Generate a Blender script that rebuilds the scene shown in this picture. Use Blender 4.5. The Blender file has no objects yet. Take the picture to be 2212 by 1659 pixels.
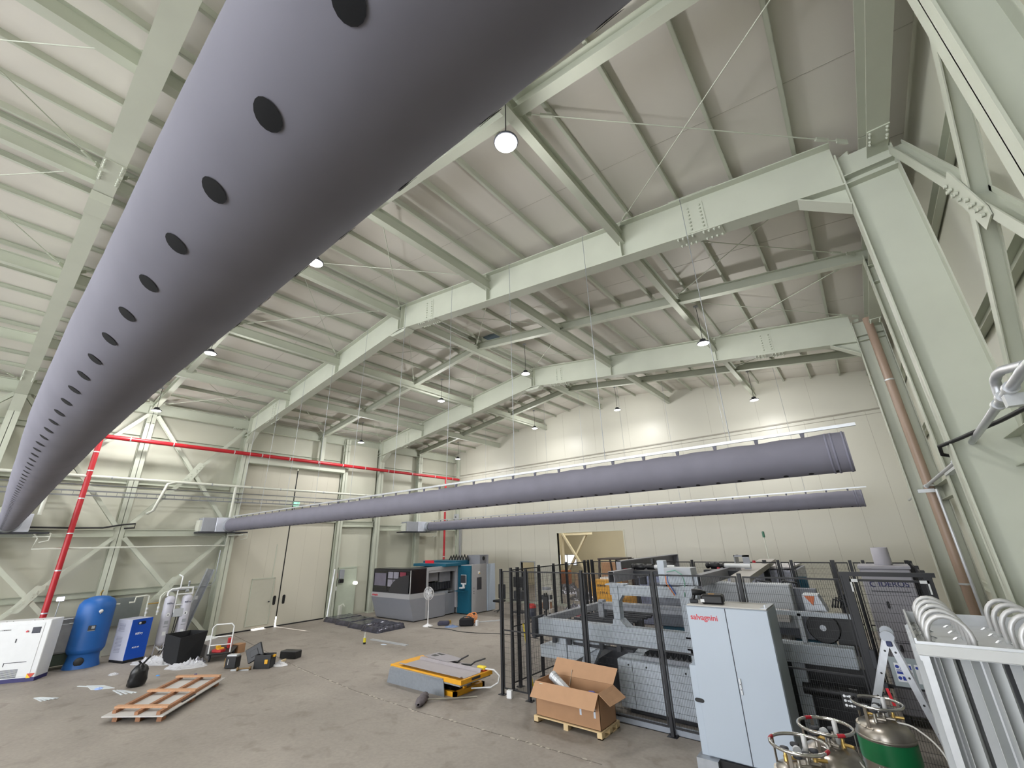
import bpy, math, random
from mathutils import Vector, Matrix, noise
random.seed(7)
C = bpy.context.scene.collection
PI = math.pi
def lin(c):
    return tuple((v/255/12.92 if v/255 <= .04045 else ((v/255+.055)/1.055)**2.4) for v in c)
MATS = {}
def mat(name, rgb, rough=.6, metal=0, var=.06, scale=6, bump=0, bscale=40, emit=None, estr=0, alpha=1, trans=0, stretch=None, coat=0):
    if name in MATS: return MATS[name]
    m = bpy.data.materials.new(name); m.use_nodes = True
    nt = m.node_tree; N = nt.nodes; L = nt.links
    b = N['Principled BSDF']
    col = lin(rgb)
    b.inputs['Base Color'].default_value = (*col, 1)
    b.inputs['Roughness'].default_value = rough
    b.inputs['Metallic'].default_value = metal
    if coat: b.inputs['Coat Weight'].default_value = coat
    tc = N.new('ShaderNodeTexCoord'); src = tc.outputs['Object']
    if stretch:
        mp = N.new('ShaderNodeMapping'); mp.inputs['Scale'].default_value = stretch
        L.new(src, mp.inputs['Vector']); src = mp.outputs['Vector']
    if var:
        nz = N.new('ShaderNodeTexNoise'); nz.inputs['Scale'].default_value = scale; nz.inputs['Detail'].default_value = 5
        L.new(src, nz.inputs['Vector'])
        rp = N.new('ShaderNodeValToRGB')
        rp.color_ramp.elements[0].position = .3; rp.color_ramp.elements[1].position = .7
        rp.color_ramp.elements[0].color = (*[c*(1-var) for c in col], 1)
        rp.color_ramp.elements[1].color = (*[min(1, c*(1+var)) for c in col], 1)
        L.new(nz.outputs['Fac'], rp.inputs['Fac']); L.new(rp.outputs['Color'], b.inputs['Base Color'])
    if bump:
        n2 = N.new('ShaderNodeTexNoise'); n2.inputs['Scale'].default_value = bscale; n2.inputs['Detail'].default_value = 4
        L.new(src, n2.inputs['Vector'])
        bp = N.new('ShaderNodeBump'); bp.inputs['Strength'].default_value = bump
        L.new(n2.outputs['Fac'], bp.inputs['Height']); L.new(bp.outputs['Normal'], b.inputs['Normal'])
    if emit:
        b.inputs['Emission Color'].default_value = (*lin(emit), 1); b.inputs['Emission Strength'].default_value = estr
    if trans: b.inputs['Transmission Weight'].default_value = trans
    if alpha < 1: b.inputs['Alpha'].default_value = alpha
    MATS[name] = m
    return m

class MB:
    """collects shapes for ONE mesh object"""
    def __init__(s, M=None): s.v = []; s.f = []; s.sm = []; s.mi = []; s.cur = 0; s.M = M or Matrix()
    def add(s, vs, fs, smooth=False):
        o = len(s.v); s.v += [s.M @ Vector(v) for v in vs]
        for f in fs: s.f.append(tuple(i+o for i in f)); s.sm.append(smooth); s.mi.append(s.cur)
        return s
    def box(s, x0, x1, y0, y1, z0, z1, M=None):
        vs = [Vector((x, y, z)) for z in (z0, z1) for y in (y0, y1) for x in (x0, x1)]
        if M: vs = [M @ v for v in vs]
        return s.add(vs, [(0, 2, 3, 1), (4, 5, 7, 6), (0, 1, 5, 4), (2, 6, 7, 3), (0, 4, 6, 2), (1, 3, 7, 5)])
    def bbox(s, x0, x1, y0, y1, z0, z1, b=.01, M=None):
        """box with chamfered vertical+horizontal edges"""
        vs = []; 
        for z, i in ((z0, b), (z0+b, 0), (z1-b, 0), (z1, b)):
            a0, a1, c0, c1 = x0+i, x1-i, y0+i, y1-i
            e = b if i == 0 else b*.4
            vs += [(a0+e, c0, z), (a1-e, c0, z), (a1, c0+e, z), (a1, c1-e, z), (a1-e, c1, z), (a0+e, c1, z), (a0, c1-e, z), (a0, c0+e, z)]
        vs = [Vector(v) for v in vs]
        if M: vs = [M @ v for v in vs]
        fs = [tuple(reversed(range(8))), tuple(range(24, 32))]
        for r in range(3):
            for k in range(8): fs.append((r*8+k, r*8+(k+1) % 8, (r+1)*8+(k+1) % 8, (r+1)*8+k))
        return s.add(vs, fs)
    def frame(s, p0, p1, up=(0, 0, 1)):
        p0 = Vector(p0); p1 = Vector(p1); d = (p1-p0); L = d.length; d.normalize()
        up = Vector(up)
        if abs(d.dot(up)) > .98: up = Vector((0, 1, 0)) if abs(d.y) < .9 else Vector((1, 0, 0))
        sd = d.cross(up).normalized(); u = sd.cross(d)
        return Matrix((( d.x, sd.x, u.x, p0.x), (d.y, sd.y, u.y, p0.y), (d.z, sd.z, u.z, p0.z), (0, 0, 0, 1))), L
    def bar(s, p0, p1, w, h, up=(0, 0, 1)):
        M, L = s.frame(p0, p1, up); return s.box(0, L, -w/2, w/2, -h/2, h/2, M)
    def ibeam(s, p0, p1, w, h, up=(0, 0, 1), t=.02, tw=.014):
        """line p0-p1 = centre; h along up, w across"""
        M, L = s.frame(p0, p1, up)
        s.box(0, L, -w/2, w/2, h/2-t, h/2, M); s.box(0, L, -w/2, w/2, -h/2, -h/2+t, M)
        return s.box(0, L, -tw/2, tw/2, -h/2+t, h/2-t, M)
    def channel(s, p0, p1, w, h, up=(0, 0, 1), t=.008, side=1):
        M, L = s.frame(p0, p1, up)
        s.box(0, L, -t/2, t/2, -h/2, h/2, M)
        a, b = (0, w) if side > 0 else (-w, 0)
        s.box(0, L, a, b, h/2-t, h/2, M); return s.box(0, L, a, b, -h/2, -h/2+t, M)
    def tube(s, pts, r, n=10, cap=True, r2=None):
        pts = [Vector(p) for p in pts]; k = len(pts); rs = r if isinstance(r, (list, tuple)) else [r]*k
        vs = []; prev = None
        for i, p in enumerate(pts):
            d = (pts[min(i+1, k-1)]-pts[max(i-1, 0)]).normalized()
            if prev is None:
                a = Vector((0, 0, 1)) if abs(d.z) < .9 else Vector((1, 0, 0)); u = d.cross(a).normalized()
            else:
                u = (prev-d*prev.dot(d)).normalized()
            prev = u; w = d.cross(u)
            for j in range(n):
                t = 2*PI*j/n; vs.append(p+(u*math.cos(t)+w*math.sin(t))*rs[i])
        fs = []
        for i in range(k-1):
            for j in range(n): fs.append((i*n+j, i*n+(j+1) % n, (i+1)*n+(j+1) % n, (i+1)*n+j))
        s.add(vs, fs, n > 5)
        if cap: s.add(vs[:n], [tuple(reversed(range(n)))]); s.add(vs[-n:], [tuple(range(n))])
        return s
    def lathe(s, prof, n=24, axis='z', org=(0, 0, 0), M=None):
        """prof: (r, h) list"""
        vs = []
        for r, h in prof:
            for j in range(n):
                t = 2*PI*j/n; a, b = r*math.cos(t), r*math.sin(t)
                v = (a, b, h) if axis == 'z' else ((h, a, b) if axis == 'x' else (b, h, a))
                vs.append(Vector(v)+Vector(org))
        if M: vs = [M @ v for v in vs]
        fs = []
        for i in range(len(prof)-1):
            for j in range(n): fs.append((i*n+j, i*n+(j+1) % n, (i+1)*n+(j+1) % n, (i+1)*n+j))
        s.add(vs, fs, True)
        if prof[0][0] > 1e-4: s.add(vs[:n], [tuple(reversed(range(n)))])
        if prof[-1][0] > 1e-4: s.add(vs[-n:], [tuple(range(n))])
        return s
    def prism(s, poly, h0, h1, axis='z', M=None):
        """extrude 2D polygon; axis z: (x,y); y: (x,z); x: (y,z)"""
        f = {'z': lambda a, b, h: (a, b, h), 'y': lambda a, b, h: (a, h, b), 'x': lambda a, b, h: (h, a, b)}[axis]
        n = len(poly)
        vs = [Vector(f(a, b, h0)) for a, b in poly]+[Vector(f(a, b, h1)) for a, b in poly]
        if M: vs = [M @ v for v in vs]
        return s.add(vs, [tuple(range(n))[::-1], tuple(range(n, 2*n))]+[(i, (i+1) % n, n+(i+1) % n, n+i) for i in range(n)])
    def torus(s, c, R, r, n=40, m=10, M=None):
        vs = []
        for i in range(n):
            t = 2*PI*i/n
            for j in range(m):
                p = 2*PI*j/m; q = R+r*math.cos(p); vs.append(Vector((c[0]+q*math.cos(t), c[1]+q*math.sin(t), c[2]+r*math.sin(p))))
        if M: vs = [M @ v for v in vs]
        return s.add(vs, [(i*m+j, ((i+1) % n)*m+j, ((i+1) % n)*m+(j+1) % m, i*m+(j+1) % m) for i in range(n) for j in range(m)], True)
    def build(s, name, m, parent=None, m2=None):
        me = bpy.data.meshes.new(name); me.from_pydata([tuple(v) for v in s.v], [], s.f)
        me.polygons.foreach_set('use_smooth', s.sm); me.materials.append(m)
        if m2: me.materials.append(m2); me.polygons.foreach_set('material_index', s.mi)
        import bmesh
        bm = bmesh.new(); bm.from_mesh(me); bmesh.ops.recalc_face_normals(bm, faces=bm.faces); bm.to_mesh(me); bm.free()
        o = bpy.data.objects.new(name, me); C.objects.link(o)
        if parent: o.parent = parent
        return o
def tag(o, label=None, cat=None, group=None, kind=None):
    if label: o['label'] = label
    if cat: o['category'] = cat
    if group: o['group'] = group
    if kind: o['kind'] = kind
    return o
def thing(name, label, cat, loc=(0, 0, 0), rz=0, group=None):
    o = bpy.data.objects.new(name, None); C.objects.link(o); o.empty_display_size = .1
    o.location = loc; o.rotation_euler = (0, 0, rz)
    return tag(o, label, cat, group)
def struct(name, mb, m): return tag(mb.build(name, m), kind='structure')
def copytree(o, loc=None, rz=None, label=None, parent=None):
    c = o.copy(); C.objects.link(c); c.parent = parent
    if loc is not None: c.location = loc
    if rz is not None: c.rotation_euler = (0, 0, rz)
    if label: c['label'] = label
    for ch in list(o.children): copytree(ch, parent=c)
    return c
def each(name, m, parent, fns, M=None):
    for fn in fns:
        g = MB(M); fn(g); g.build(name, m, parent)
def text(name, body, size, m, M, parent, extrude=.0008, bold=False):
    cu = bpy.data.curves.new(name, 'FONT'); cu.body = body; cu.size = size; cu.extrude = extrude
    if bold: cu.offset = size*.018
    o = bpy.data.objects.new(name, cu); C.objects.link(o)
    dg = bpy.context.evaluated_depsgraph_get(); me = bpy.data.meshes.new_from_object(o.evaluated_get(dg))
    bpy.data.objects.remove(o)
    me.transform(M); me.materials.clear(); me.materials.append(m)
    q = bpy.data.objects.new(name, me); C.objects.link(q); q.parent = parent
    return q
ORD = ['first','second','third','fourth','fifth','sixth','seventh','eighth','ninth','tenth','eleventh','twelfth','thirteenth','fourteenth']
# ------------------------------------------------ materials
steel = mat('pale_green_paint', (188,192,178), .55, var=.04, scale=1.5, bump=.02, bscale=30)
roofm = mat('roof_sheet', (204,200,192), .6, var=.05, scale=.8, stretch=(1, .25, 1))
wallm = mat('cream_wall_panel', (198,198,184), .5, var=.03, scale=.6)
galv = mat('galvanised', (172,176,182), .42, .55, var=.08, scale=9)
galvl = mat('bright_aluminium', (205,208,212), .35, .4, var=.05, scale=12)
alu = mat('brushed_aluminium', (190,193,198), .38, .6, var=.06, scale=14)
white = mat('white_paint', (222,224,226), .45, var=.02)
pvc = mat('white_pvc', (205,207,196), .4, var=.03)
red = mat('red_pipe_paint', (176,32,42), .4, var=.06, scale=3)
blk = mat('black_powder_coat', (24,25,30), .5, var=.05)
blackp = mat('black_plastic', (20,21,24), .45, var=.06)
dark = mat('dark_grey', (48,50,56), .6, var=.08)
grey = mat('machine_grey', (150,153,160), .5, var=.03)
lgrey = mat('light_machine_grey', (176,180,186), .5, var=.03)
teal = mat('teal_paint', (8,84,108), .5, var=.04)
brownp = mat('brown_pvc', (160,138,122), .35, var=.05, scale=2)
fabric = mat('grey_duct_fabric', (119,118,131), .85, var=.05, scale=3, bump=.05, bscale=9)
fabric_in = mat('duct_hole_black', (6,7,12), .95, var=0)
cable = mat('cable_black', (18,18,20), .6, var=0)
lampw = mat('lamp_diffuser', (255,255,255), .4, var=0, emit=(255,250,245), estr=9)
cream = mat('cream_paint', (205,203,190), .5, var=.03)
yel = mat('safety_yellow', (222,160,36), .45, var=.05)
woodp = mat('pallet_wood', (150,106,76), .75, var=.16, scale=5, stretch=(1, 7, 7), bump=.1)
woodl = mat('pale_plywood', (206,182,140), .7, var=.08, scale=6, stretch=(1, 6, 1))
card = mat('cardboard', (166,128,96), .8, var=.05, scale=4)
steelg = mat('plain_steel', (128,130,134), .35, .6, var=.08, scale=10)
SKY = 5.5; EXPO = 0.35
# ------------------------------------------------ building (metres; camera stands at x=0, y=0, z=3.4; y runs along the hall, x across)
XL, XR, YE, YB, XRG = -22.95, 2.0, 21.7, -15.0, -10.6
def topz(x): return 11.0-.135*abs(x-XRG)          # top of the rafters
def roofz(x): return topz(x)+.22                   # underside of the sheet
# floor
fm = mat('concrete_floor', (154,147,139), .62, var=0, bump=.03, bscale=60)
nt = fm.node_tree; N = nt.nodes; L = nt.links; b = N['Principled BSDF']
tc = N.new('ShaderNodeTexCoord')
n1 = N.new('ShaderNodeTexNoise'); n1.inputs['Scale'].default_value = .35; n1.inputs['Detail'].default_value = 8; n1.inputs['Roughness'].default_value = .65
n2 = N.new('ShaderNodeTexNoise'); n2.inputs['Scale'].default_value = 2.2; n2.inputs['Detail'].default_value = 6; n2.inputs['Distortion'].default_value = .6
n3 = N.new('ShaderNodeTexNoise'); n3.inputs['Scale'].default_value = 14; n3.inputs['Detail'].default_value = 6
for n in (n1, n2, n3): L.new(tc.outputs['Object'], n.inputs['Vector'])
r1 = N.new('ShaderNodeValToRGB'); r1.color_ramp.elements[0].position = .35; r1.color_ramp.elements[1].position = .68
r1.color_ramp.elements[0].color = (*lin((134,127,120)), 1); r1.color_ramp.elements[1].color = (*lin((155,148,140)), 1)
L.new(n1.outputs['Fac'], r1.inputs['Fac'])
r2 = N.new('ShaderNodeValToRGB'); r2.color_ramp.elements[0].position = .30; r2.color_ramp.elements[1].position = .44
r2.color_ramp.elements[0].color = (.72, .70, .68, 1); r2.color_ramp.elements[1].color = (1, 1, 1, 1)
L.new(n2.outputs['Fac'], r2.inputs['Fac'])
mx = N.new('ShaderNodeMixRGB'); mx.blend_type = 'MULTIPLY'; mx.inputs['Fac'].default_value = .75
L.new(r1.outputs['Color'], mx.inputs['Color1']); L.new(r2.outputs['Color'], mx.inputs['Color2'])
r3 = N.new('ShaderNodeValToRGB'); r3.color_ramp.elements[0].position = .35; r3.color_ramp.elements[1].position = .65
r3.color_ramp.elements[0].color = (.93, .93, .93, 1); r3.color_ramp.elements[1].color = (1.05, 1.05, 1.05, 1)
L.new(n3.outputs['Fac'], r3.inputs['Fac'])
m2 = N.new('ShaderNodeMixRGB'); m2.blend_type = 'MULTIPLY'; m2.inputs['Fac'].default_value = 1
L.new(mx.outputs['Color'], m2.inputs['Color1']); L.new(r3.outputs['Color'], m2.inputs['Color2']); L.new(m2.outputs['Color'], b.inputs['Base Color'])
struct('floor', MB().box(XL-.2, XR+.2, YB, YE+.2, -.2, 0), fm)
# chipped filler along the slab joint: shapes of their own
jm = mat('joint_filler', (176,168,158), .8, var=.1, scale=8); jd = mat('joint_gap', (112,106,100), .9, var=.08)
g = MB()
segs = [(-22.4, 8.35), (-14.67, 7.44), (-11.19, 7.2), (-8.62, 7.2), (-5.69, 7.37), (-4.2, 7.42)]
def jy(x):
    for (a, ya), (c, yc) in zip(segs, segs[1:]):
        if a <= x <= c: return ya+(yc-ya)*(x-a)/(c-a)
    return 7.4
x = -22.2
while x < -4.3:
    w = random.uniform(.06, .22); g.box(x, x+w, jy(x)-.012, jy(x)+.008, .0005, .0025); x += w*1.05
struct('floor_joint_line', g, jd)
g = MB(); x = -15.5
while x < -4.4:
    w = random.uniform(.03, .16); cy = jy(x)+random.uniform(-.05, .03); n = 7; d = random.uniform(.02, .05)
    g.prism([(x+w/2+math.cos(2*PI*i/n)*w/2*random.uniform(.7, 1), cy+math.sin(2*PI*i/n)*d*random.uniform(.6, 1)) for i in range(n)], .0005, .004)
    x += w+random.choice((.02, .05, .15, .4))
struct('floor_joint_patch_tile', g, jm)
# ceiling: two sheet slopes with seam ribs
def slope(mb, xa, xb, y0, y1, off=0, th=.05):
    mb.prism([(xa, roofz(xa)+off), (xb, roofz(xb)+off), (xb, roofz(xb)+off+th), (xa, roofz(xa)+off+th)], y0, y1, 'y')
g = MB(); slope(g, XL-.2, XRG, YB, YE+.2); slope(g, XRG, XR+.2, YB, YE+.2)
struct('ceiling', g, roofm)
g = MB(); y = YB+.5
while y < YE:
    slope(g, XL, XRG, y, y+.012, -.004, .006); slope(g, XRG, XR, y, y+.012, -.004, .006); y += 2.05
struct('ceiling_seam_line', g, mat('seam_grey', (176,172,164), .7, var=0))  # seam lines slightly darker than the roof sheet
# walls
def wallx(name, x, th):
    g = MB(); g.box(min(x, x+th), max(x, x+th), YB, YE, 0, roofz(x)); return struct(name, g, wallm)
wallx('wall_right', XR, .15)
g = MB().box(XL-.15, XL, YB, 7.66, 0, roofz(XL)).box(XL-.15, XL, 12.6, YE, 0, roofz(XL)).box(XL-.15, XL, 7.66, 12.6, 7.2, roofz(XL))
g.box(XL, -22.7, 7.6, 7.66, 0, 7.3).box(XL, -22.7, 12.56, 12.62, 0, 7.3); struct('wall_left', g, wallm)
DX0, DX1, DZ = -14.24, -10.12, 3.77; SX0, SX1, SZ = -16.95, -15.97, 2.2
g = MB(); y0, y1 = YE, YE+.15
for a, c, z0 in ((XL, SX0, 0), (SX0, SX1, SZ), (SX1, DX0, 0), (DX0, DX1, DZ), (DX1, XR, 0)):
    pts = [(a, z0), (c, z0), (c, roofz(c))]+([(XRG, roofz(XRG))] if a < XRG < c else [])+[(a, roofz(a))]
    g.prism(pts, y0, y1, 'y')
struct('wall_far', g, mat('far_wall_panel', (198,196,184), .42, var=.025, scale=.5))
g = MB()
for x in [XR-1.05*k for k in range(1, 24)]:
    z0 = DZ if DX0 < x < DX1 else (SZ if SX0 < x < SX1 else .02)
    g.box(x-.005, x+.005, YE-.003, YE+.01, z0, 7.9)
for k, x in enumerate([XR-2.1*k-.6 for k in range(0, 12)]): g.box(x-.004, x+.004, YE-.003, YE+.01, 8.05, roofz(x)-.1)
struct('wall_far_panel_line', g, mat('panel_joint', (158,154,142), .6, var=0))
g = MB(); g.box(XL, XR, YE-.035, YE, 7.93, 7.99).box(XL, XR, YE-.02, YE, 7.78, 7.795); struct('trim_1', g, mat('flashing', (150,146,134), .5, var=0))
g = MB(); g.box(XL, XR, YE-.05, YE, 0, .12); struct('baseboard_far', g, steel)
g = MB()
for z in (DZ,): g.box(DX0-.06, DX1+.06, YE-.03, YE+.17, z, z+.06)
for x in (DX0-.06, DX1): g.box(x, x+.06, YE-.03, YE+.17, 0, DZ)
struct('trim_2', g, wallm)
g = MB().box(SX0-.06, SX1+.06, YE-.03, YE+.17, SZ, SZ+.06).box(SX0-.06, SX0, YE-.03, YE+.17, 0, SZ).box(SX1, SX1+.06, YE-.03, YE+.17, 0, SZ)
struct('trim_3', g, galv)
# annex seen through the openings
wa = mat('annex_wall', (206,198,172), .6, var=.03, scale=.6)
g = MB().box(-25, -4, YE+.15, 34, -.2, 0); struct('floor_annex', g, fm)
g = MB().box(-25, -4, YE+.15, 34, 6.5, 6.6); struct('ceiling_annex', g, roofm)
g = MB()
wx = -22.9; W0, W1, WZ0, WZ1 = 29.6, 33.0, 1.55, 2.75
g.box(wx-.15, wx, YE+.15, 34, 0, 6.5)
struct('wall_annex_left', g, wa)
g = MB()
WX0, WX1, WZ0, WZ1 = -22.35, -20.4, 1.28, 2.2
for a, c, z0, z1 in ((-22.9, WX0, 0, 6.5), (WX0, WX1, 0, WZ0), (WX0, WX1, WZ1, 6.5), (WX1, -4, 0, 6.5)): g.box(a, c, 34, 34.15, z0, z1)
struct('wall_annex_far', g, wa)
g = MB()
for x in (-14.6, -12.8, -11.6): g.box(x, x+.02, 33.985, 34, 0, 6.5)
struct('wall_annex_panel_line', g, mat('annex_joint', (120,112,92), .7, var=0))
g = MB().box(-4, -3.85, YE+.15, 34, 0, 6.5); struct('wall_annex_right', g, wa)
glassm = mat('frosted_glass', (225,230,235), .5, var=0, emit=(235,240,250), estr=1.1)
wf = struct('window_1', MB().box(WX0, WX1, 34.03, 34.06, WZ0, WZ1), glassm)
g = MB()
for x in (WX0, (WX0+WX1)/2-.04, WX1-.08): g.box(x, x+.08, 33.97, 34.1, WZ0, WZ1)
for z in (WZ0, WZ1-.08): g.box(WX0, WX1, 33.97, 34.1, z, z+.08)
g.build('window_frame', white, wf)
# annex steel: post and two crossing braces, seen through the big opening
def member(name, label, cat, fn, m=steel, group=None):
    mb = MB(); fn(mb); return tag(mb.build(name, m), label, cat, group)
am = mat('annex_steel', (226,218,192), .5, var=.03)
member('annex_column', 'cream steel column inside the annex behind the big wall opening', 'column', lambda q: q.ibeam((-19.35, 30.1, 0), (-19.35, 30.1, 6.5), .3, .22, (1, 0, 0)), am)
member('annex_strut', 'horizontal cream strut high in the annex behind the wall opening', 'beam', lambda q: q.ibeam((-19.2, 30.15, 3.85), (-16.6, 30.15, 3.85), .15, .25), am)
member('annex_brace', 'cream diagonal brace falling away from the annex column', 'brace', lambda q: q.ibeam((-19.2, 30.0, 3.9), (-16.9, 30.0, .5), .14, .18, (0, 1, 0)), am)
member('annex_brace', 'cream diagonal brace rising away from the annex column foot', 'brace', lambda q: q.ibeam((-19.2, 30.25, .8), (-16.9, 30.25, 4.15), .14, .18, (0, 1, 0)), am)
# back end of the hall behind the camera: a wall with an unseen wide opening, added to let daylight in
g = MB()
for a, c, z0 in ((XL, -21.5, 0), (-21.5, .8, 8.9), (.8, XR, 0)):
    pts = [(a, z0), (c, z0), (c, roofz(c))]+([(XRG, roofz(XRG))] if a < XRG < c else [])+[(a, roofz(a))]
    g.prism(pts, YB-.15, YB, 'y')
struct('wall_back', g, wallm)

# ---- portal frames
FY = {'behind': -7.5, 'over': 0.0, 'mid': 7.5, 'far': 15.0}
FLAB = {'behind': 'behind the camera', 'over': 'crossing overhead at the camera', 'mid': 'in the middle, meeting the tall column', 'far': 'of the frame nearest the far wall'}
D = .9
def rafter_full(y, lab):
    t = thing('portal_rafter', 'deep pale steel roof girder '+lab, 'roof beam', (0, y, 0), 0, 'deep roof girders spanning the hall')
    for sgn, xe in ((-1, -22.2), (1, 1.0)):
        g = MB(); a = (XRG, 0, topz(XRG)-D/2); c = (xe, 0, topz(xe)-D/2)
        # sheared I: web + two flanges
        for (o0, o1, w) in ((0, .02, .3), (-D, -D+.02, .3)):
            g.prism([(XRG, topz(XRG)+o0-.0), (xe, topz(xe)+o0), (xe, topz(xe)+o0+(.02 if o0 else -.02)), (XRG, topz(XRG)+o0+(.02 if o0 else -.02))], -w/2, w/2, 'y')
        g.prism([(XRG, topz(XRG)-.01), (xe, topz(xe)-.01), (xe, topz(xe)-D+.01), (XRG, topz(XRG)-D+.01)], -.008, .008, 'y')
        # web stiffeners where the longitudinal beams land
        for k in (0, 1, 2):
            xs = XRG+sgn*(k*3.93 if k else .06)
            g.box(xs-.008, xs+.008, -.14, .14, topz(xs)-D+.02, topz(xs)-.02)
        g.build('rafter_half', steel, t)
        # haunch at the column
        g = MB(); xh = xe-sgn*.62; zb = topz(xe)-D
        g.prism([(xh, topz(xh)-D), (xe, zb), (xe, zb-.38)], -.008, .008, 'y')
        Mh = g.bar((xh, 0, topz(xh)-D), (xe, 0, zb-.38), .3, .02)
        g.build('haunch', steel, t)
        # splice plates with their bolts
        for xs in (-1.2, -9.2) if sgn > 0 else (-19.9,):
            def q(dx, dz): return (xs+dx, topz(xs+dx)+dz)
            def top(g): g.prism([q(-.42, 0), q(.42, 0), q(.42, .014), q(-.42, .014)], -.16, .16, 'y')
            def bot(g):
                d_ = -D-.012; g.prism([q(-.42, d_), q(.42, d_), q(.42, d_+.014), q(-.42, d_+.014)], -.16, .16, 'y')
                for dx in (-.37, -.28, -.19, -.1, .1, .19, .28, .37):
                    for yy in (-.12, .12):
                        a, z = q(dx, d_); g.lathe([(.024, .004), (.024, -.022), (.012, -.024), (.012, -.045)], 6, org=(a, yy, z))
            def web(s2):
                def f(g):
                    g.prism([q(-.17, -.12), q(.17, -.12), q(.17, -D+.12), q(-.17, -D+.12)], s2*.008, s2*.02, 'y')
                    for dx in (-.11, .11):
                        for k in range(7):
                            a, z = q(dx, -.2-k*.085); g.lathe([(.022, s2*.015), (.022, s2*.04), (.01, s2*.055)], 6, axis='y', org=(a, 0, z))
                return f
            each('splice_plate', steel, t, (top, bot, web(1), web(-1)))
    # ridge gusset below the apex
    g = MB(); z = topz(XRG)-D
    g.prism([(XRG-.45, z-.07), (XRG+.45, z-.07), (XRG+.3, z-.17), (XRG-.3, z-.17)], -.16, .16, 'y'); g.build('ridge_seat', steel, t)
    return t
for k in FY: rafter_full(FY[k], FLAB[k])
def rafter_light(y, lab):
    t = thing('secondary_rafter', 'slim pale steel rafter '+lab, 'roof beam', (0, y, 0), 0, 'slim intermediate rafters')
    h = .28
    for xe in (-22.7, 1.5):
        g = MB()
        for o0, s2 in ((0, -1), (-h, 1)): g.prism([(XRG, topz(XRG)+o0), (xe, topz(xe)+o0), (xe, topz(xe)+o0+s2*.014), (XRG, topz(XRG)+o0+s2*.014)], -.09, .09, 'y')
        g.prism([(XRG, topz(XRG)-.01), (xe, topz(xe)-.01), (xe, topz(xe)-h+.01), (XRG, topz(XRG)-h+.01)], -.006, .006, 'y')
        g.build('rafter_half', steel, t)
    return t
for y, lab in ((-3.75, 'behind the camera'), (3.75, 'half hidden behind the big overhead duct'), (11.25, 'between the two far deep girders'), (18.2, 'closest to the far end wall')): rafter_light(y, lab)
# purlin cleats + purlins
PX_ = [XRG+.17+k for k in range(12)], [XRG-.17-k for k in range(12)]
for s_, xs in enumerate(PX_):
    side = 'machine side' if s_ == 0 else 'sliding door side'
    for k, x in enumerate(xs):
        sl = math.atan(.135)*(1 if s_ == 0 else -1)
        g = MB(); z = topz(x)
        g.channel((x, YB+.05, z+.155), (x, YE-.02, z+.155), .055, .13, side=(-1 if s_ == 0 else 1), t=.006)
        nm = ORD[k]
        p = tag(g.build('roof_purlin', steel), '%s thin steel purlin down from the ridge, roof slope on the %s' % (nm, side), 'purlin', 'purlins under the roof sheet')
        each('cleat', steel, p, [(lambda g, y=y: g.box(x-.004, x+.004, y-.06, y+.06, z, z+.2)) for y in (0, 3.75, 7.5, 11.25, 15, 18.2)])
# longitudinal tie beams between the frames (y direction), along the slopes
TB = [(-10.6, 'at the ridge'), (-6.67, 'on the machine side nearer the ridge'), (-2.74, 'low on the machine side'), (-14.53, 'on the door side nearer the ridge'), (-18.46, 'low on the door side')]
for x, lab in TB:
    for y0, y1, wh in ((-7.5, 0, 'behind the camera'), (0, 7.5, 'between overhead and middle girders'), (7.5, 15, 'between middle and far girders'), (15, YE, 'against the far wall')):
        g = MB(); z = topz(x)-.2-.15
        g.ibeam((x, y0+.02, z), (x, y1-.02, z), .15, .3, t=.012)
        tb_ = g.build('tie_beam', steel)
        tag(tb_, 'pale tie beam %s, %s' % (lab, wh), 'roof beam', 'tie beams along the hall')
# rod bracing in the roof, crossing in each bay panel
rods = [(-10.6, -6.67), (-14.53, -10.6), (-22.3, -18.46), (-2.74, 1.2)]
for y0, y1, wh in ((-3.75, 0, 'by the camera'), (0, 3.75, 'over the big duct'), (3.75, 7.5, 'before the middle girder'), (7.5, 11.25, 'beyond the middle girder'), (11.25, 15, 'before the far girder'), (15, 18.2, 'beyond the far girder')):
    for i, (xa, xb) in enumerate(rods):
        pos = ('on machine slope', 'on door slope', 'at door eaves', 'at machine eaves')[i]
        for (a, c, dn) in (((xa, y0+.15), (xb, y1-.15), 'away from'), ((xb, y0+.15), (xa, y1-.15), 'back toward')):
            g = MB(); p0 = (a[0], a[1], topz(a[0])-.12); p1 = (c[0], c[1], topz(c[0])-.12)
            g.tube([p0, p1], .011, 6)
            o = tag(g.build('brace_rod', steel), 'thin tie rod %s, %s, %s the ridge' % (pos, wh, dn), 'tie rod', 'crossed tie rods under the roof')
            for e, q_ in ((p0, p1), (p1, p0)):
                e = Vector(e); d = (Vector(q_)-e).normalized(); each('end_plate', steel, o, [lambda g: g.bar(e-d*.02, e+d*.16, .02, .09)]); each('turnbuckle', steel, o, [lambda g: g.bar(e+d*.3, e+d*.5, .045, .045)])
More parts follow.
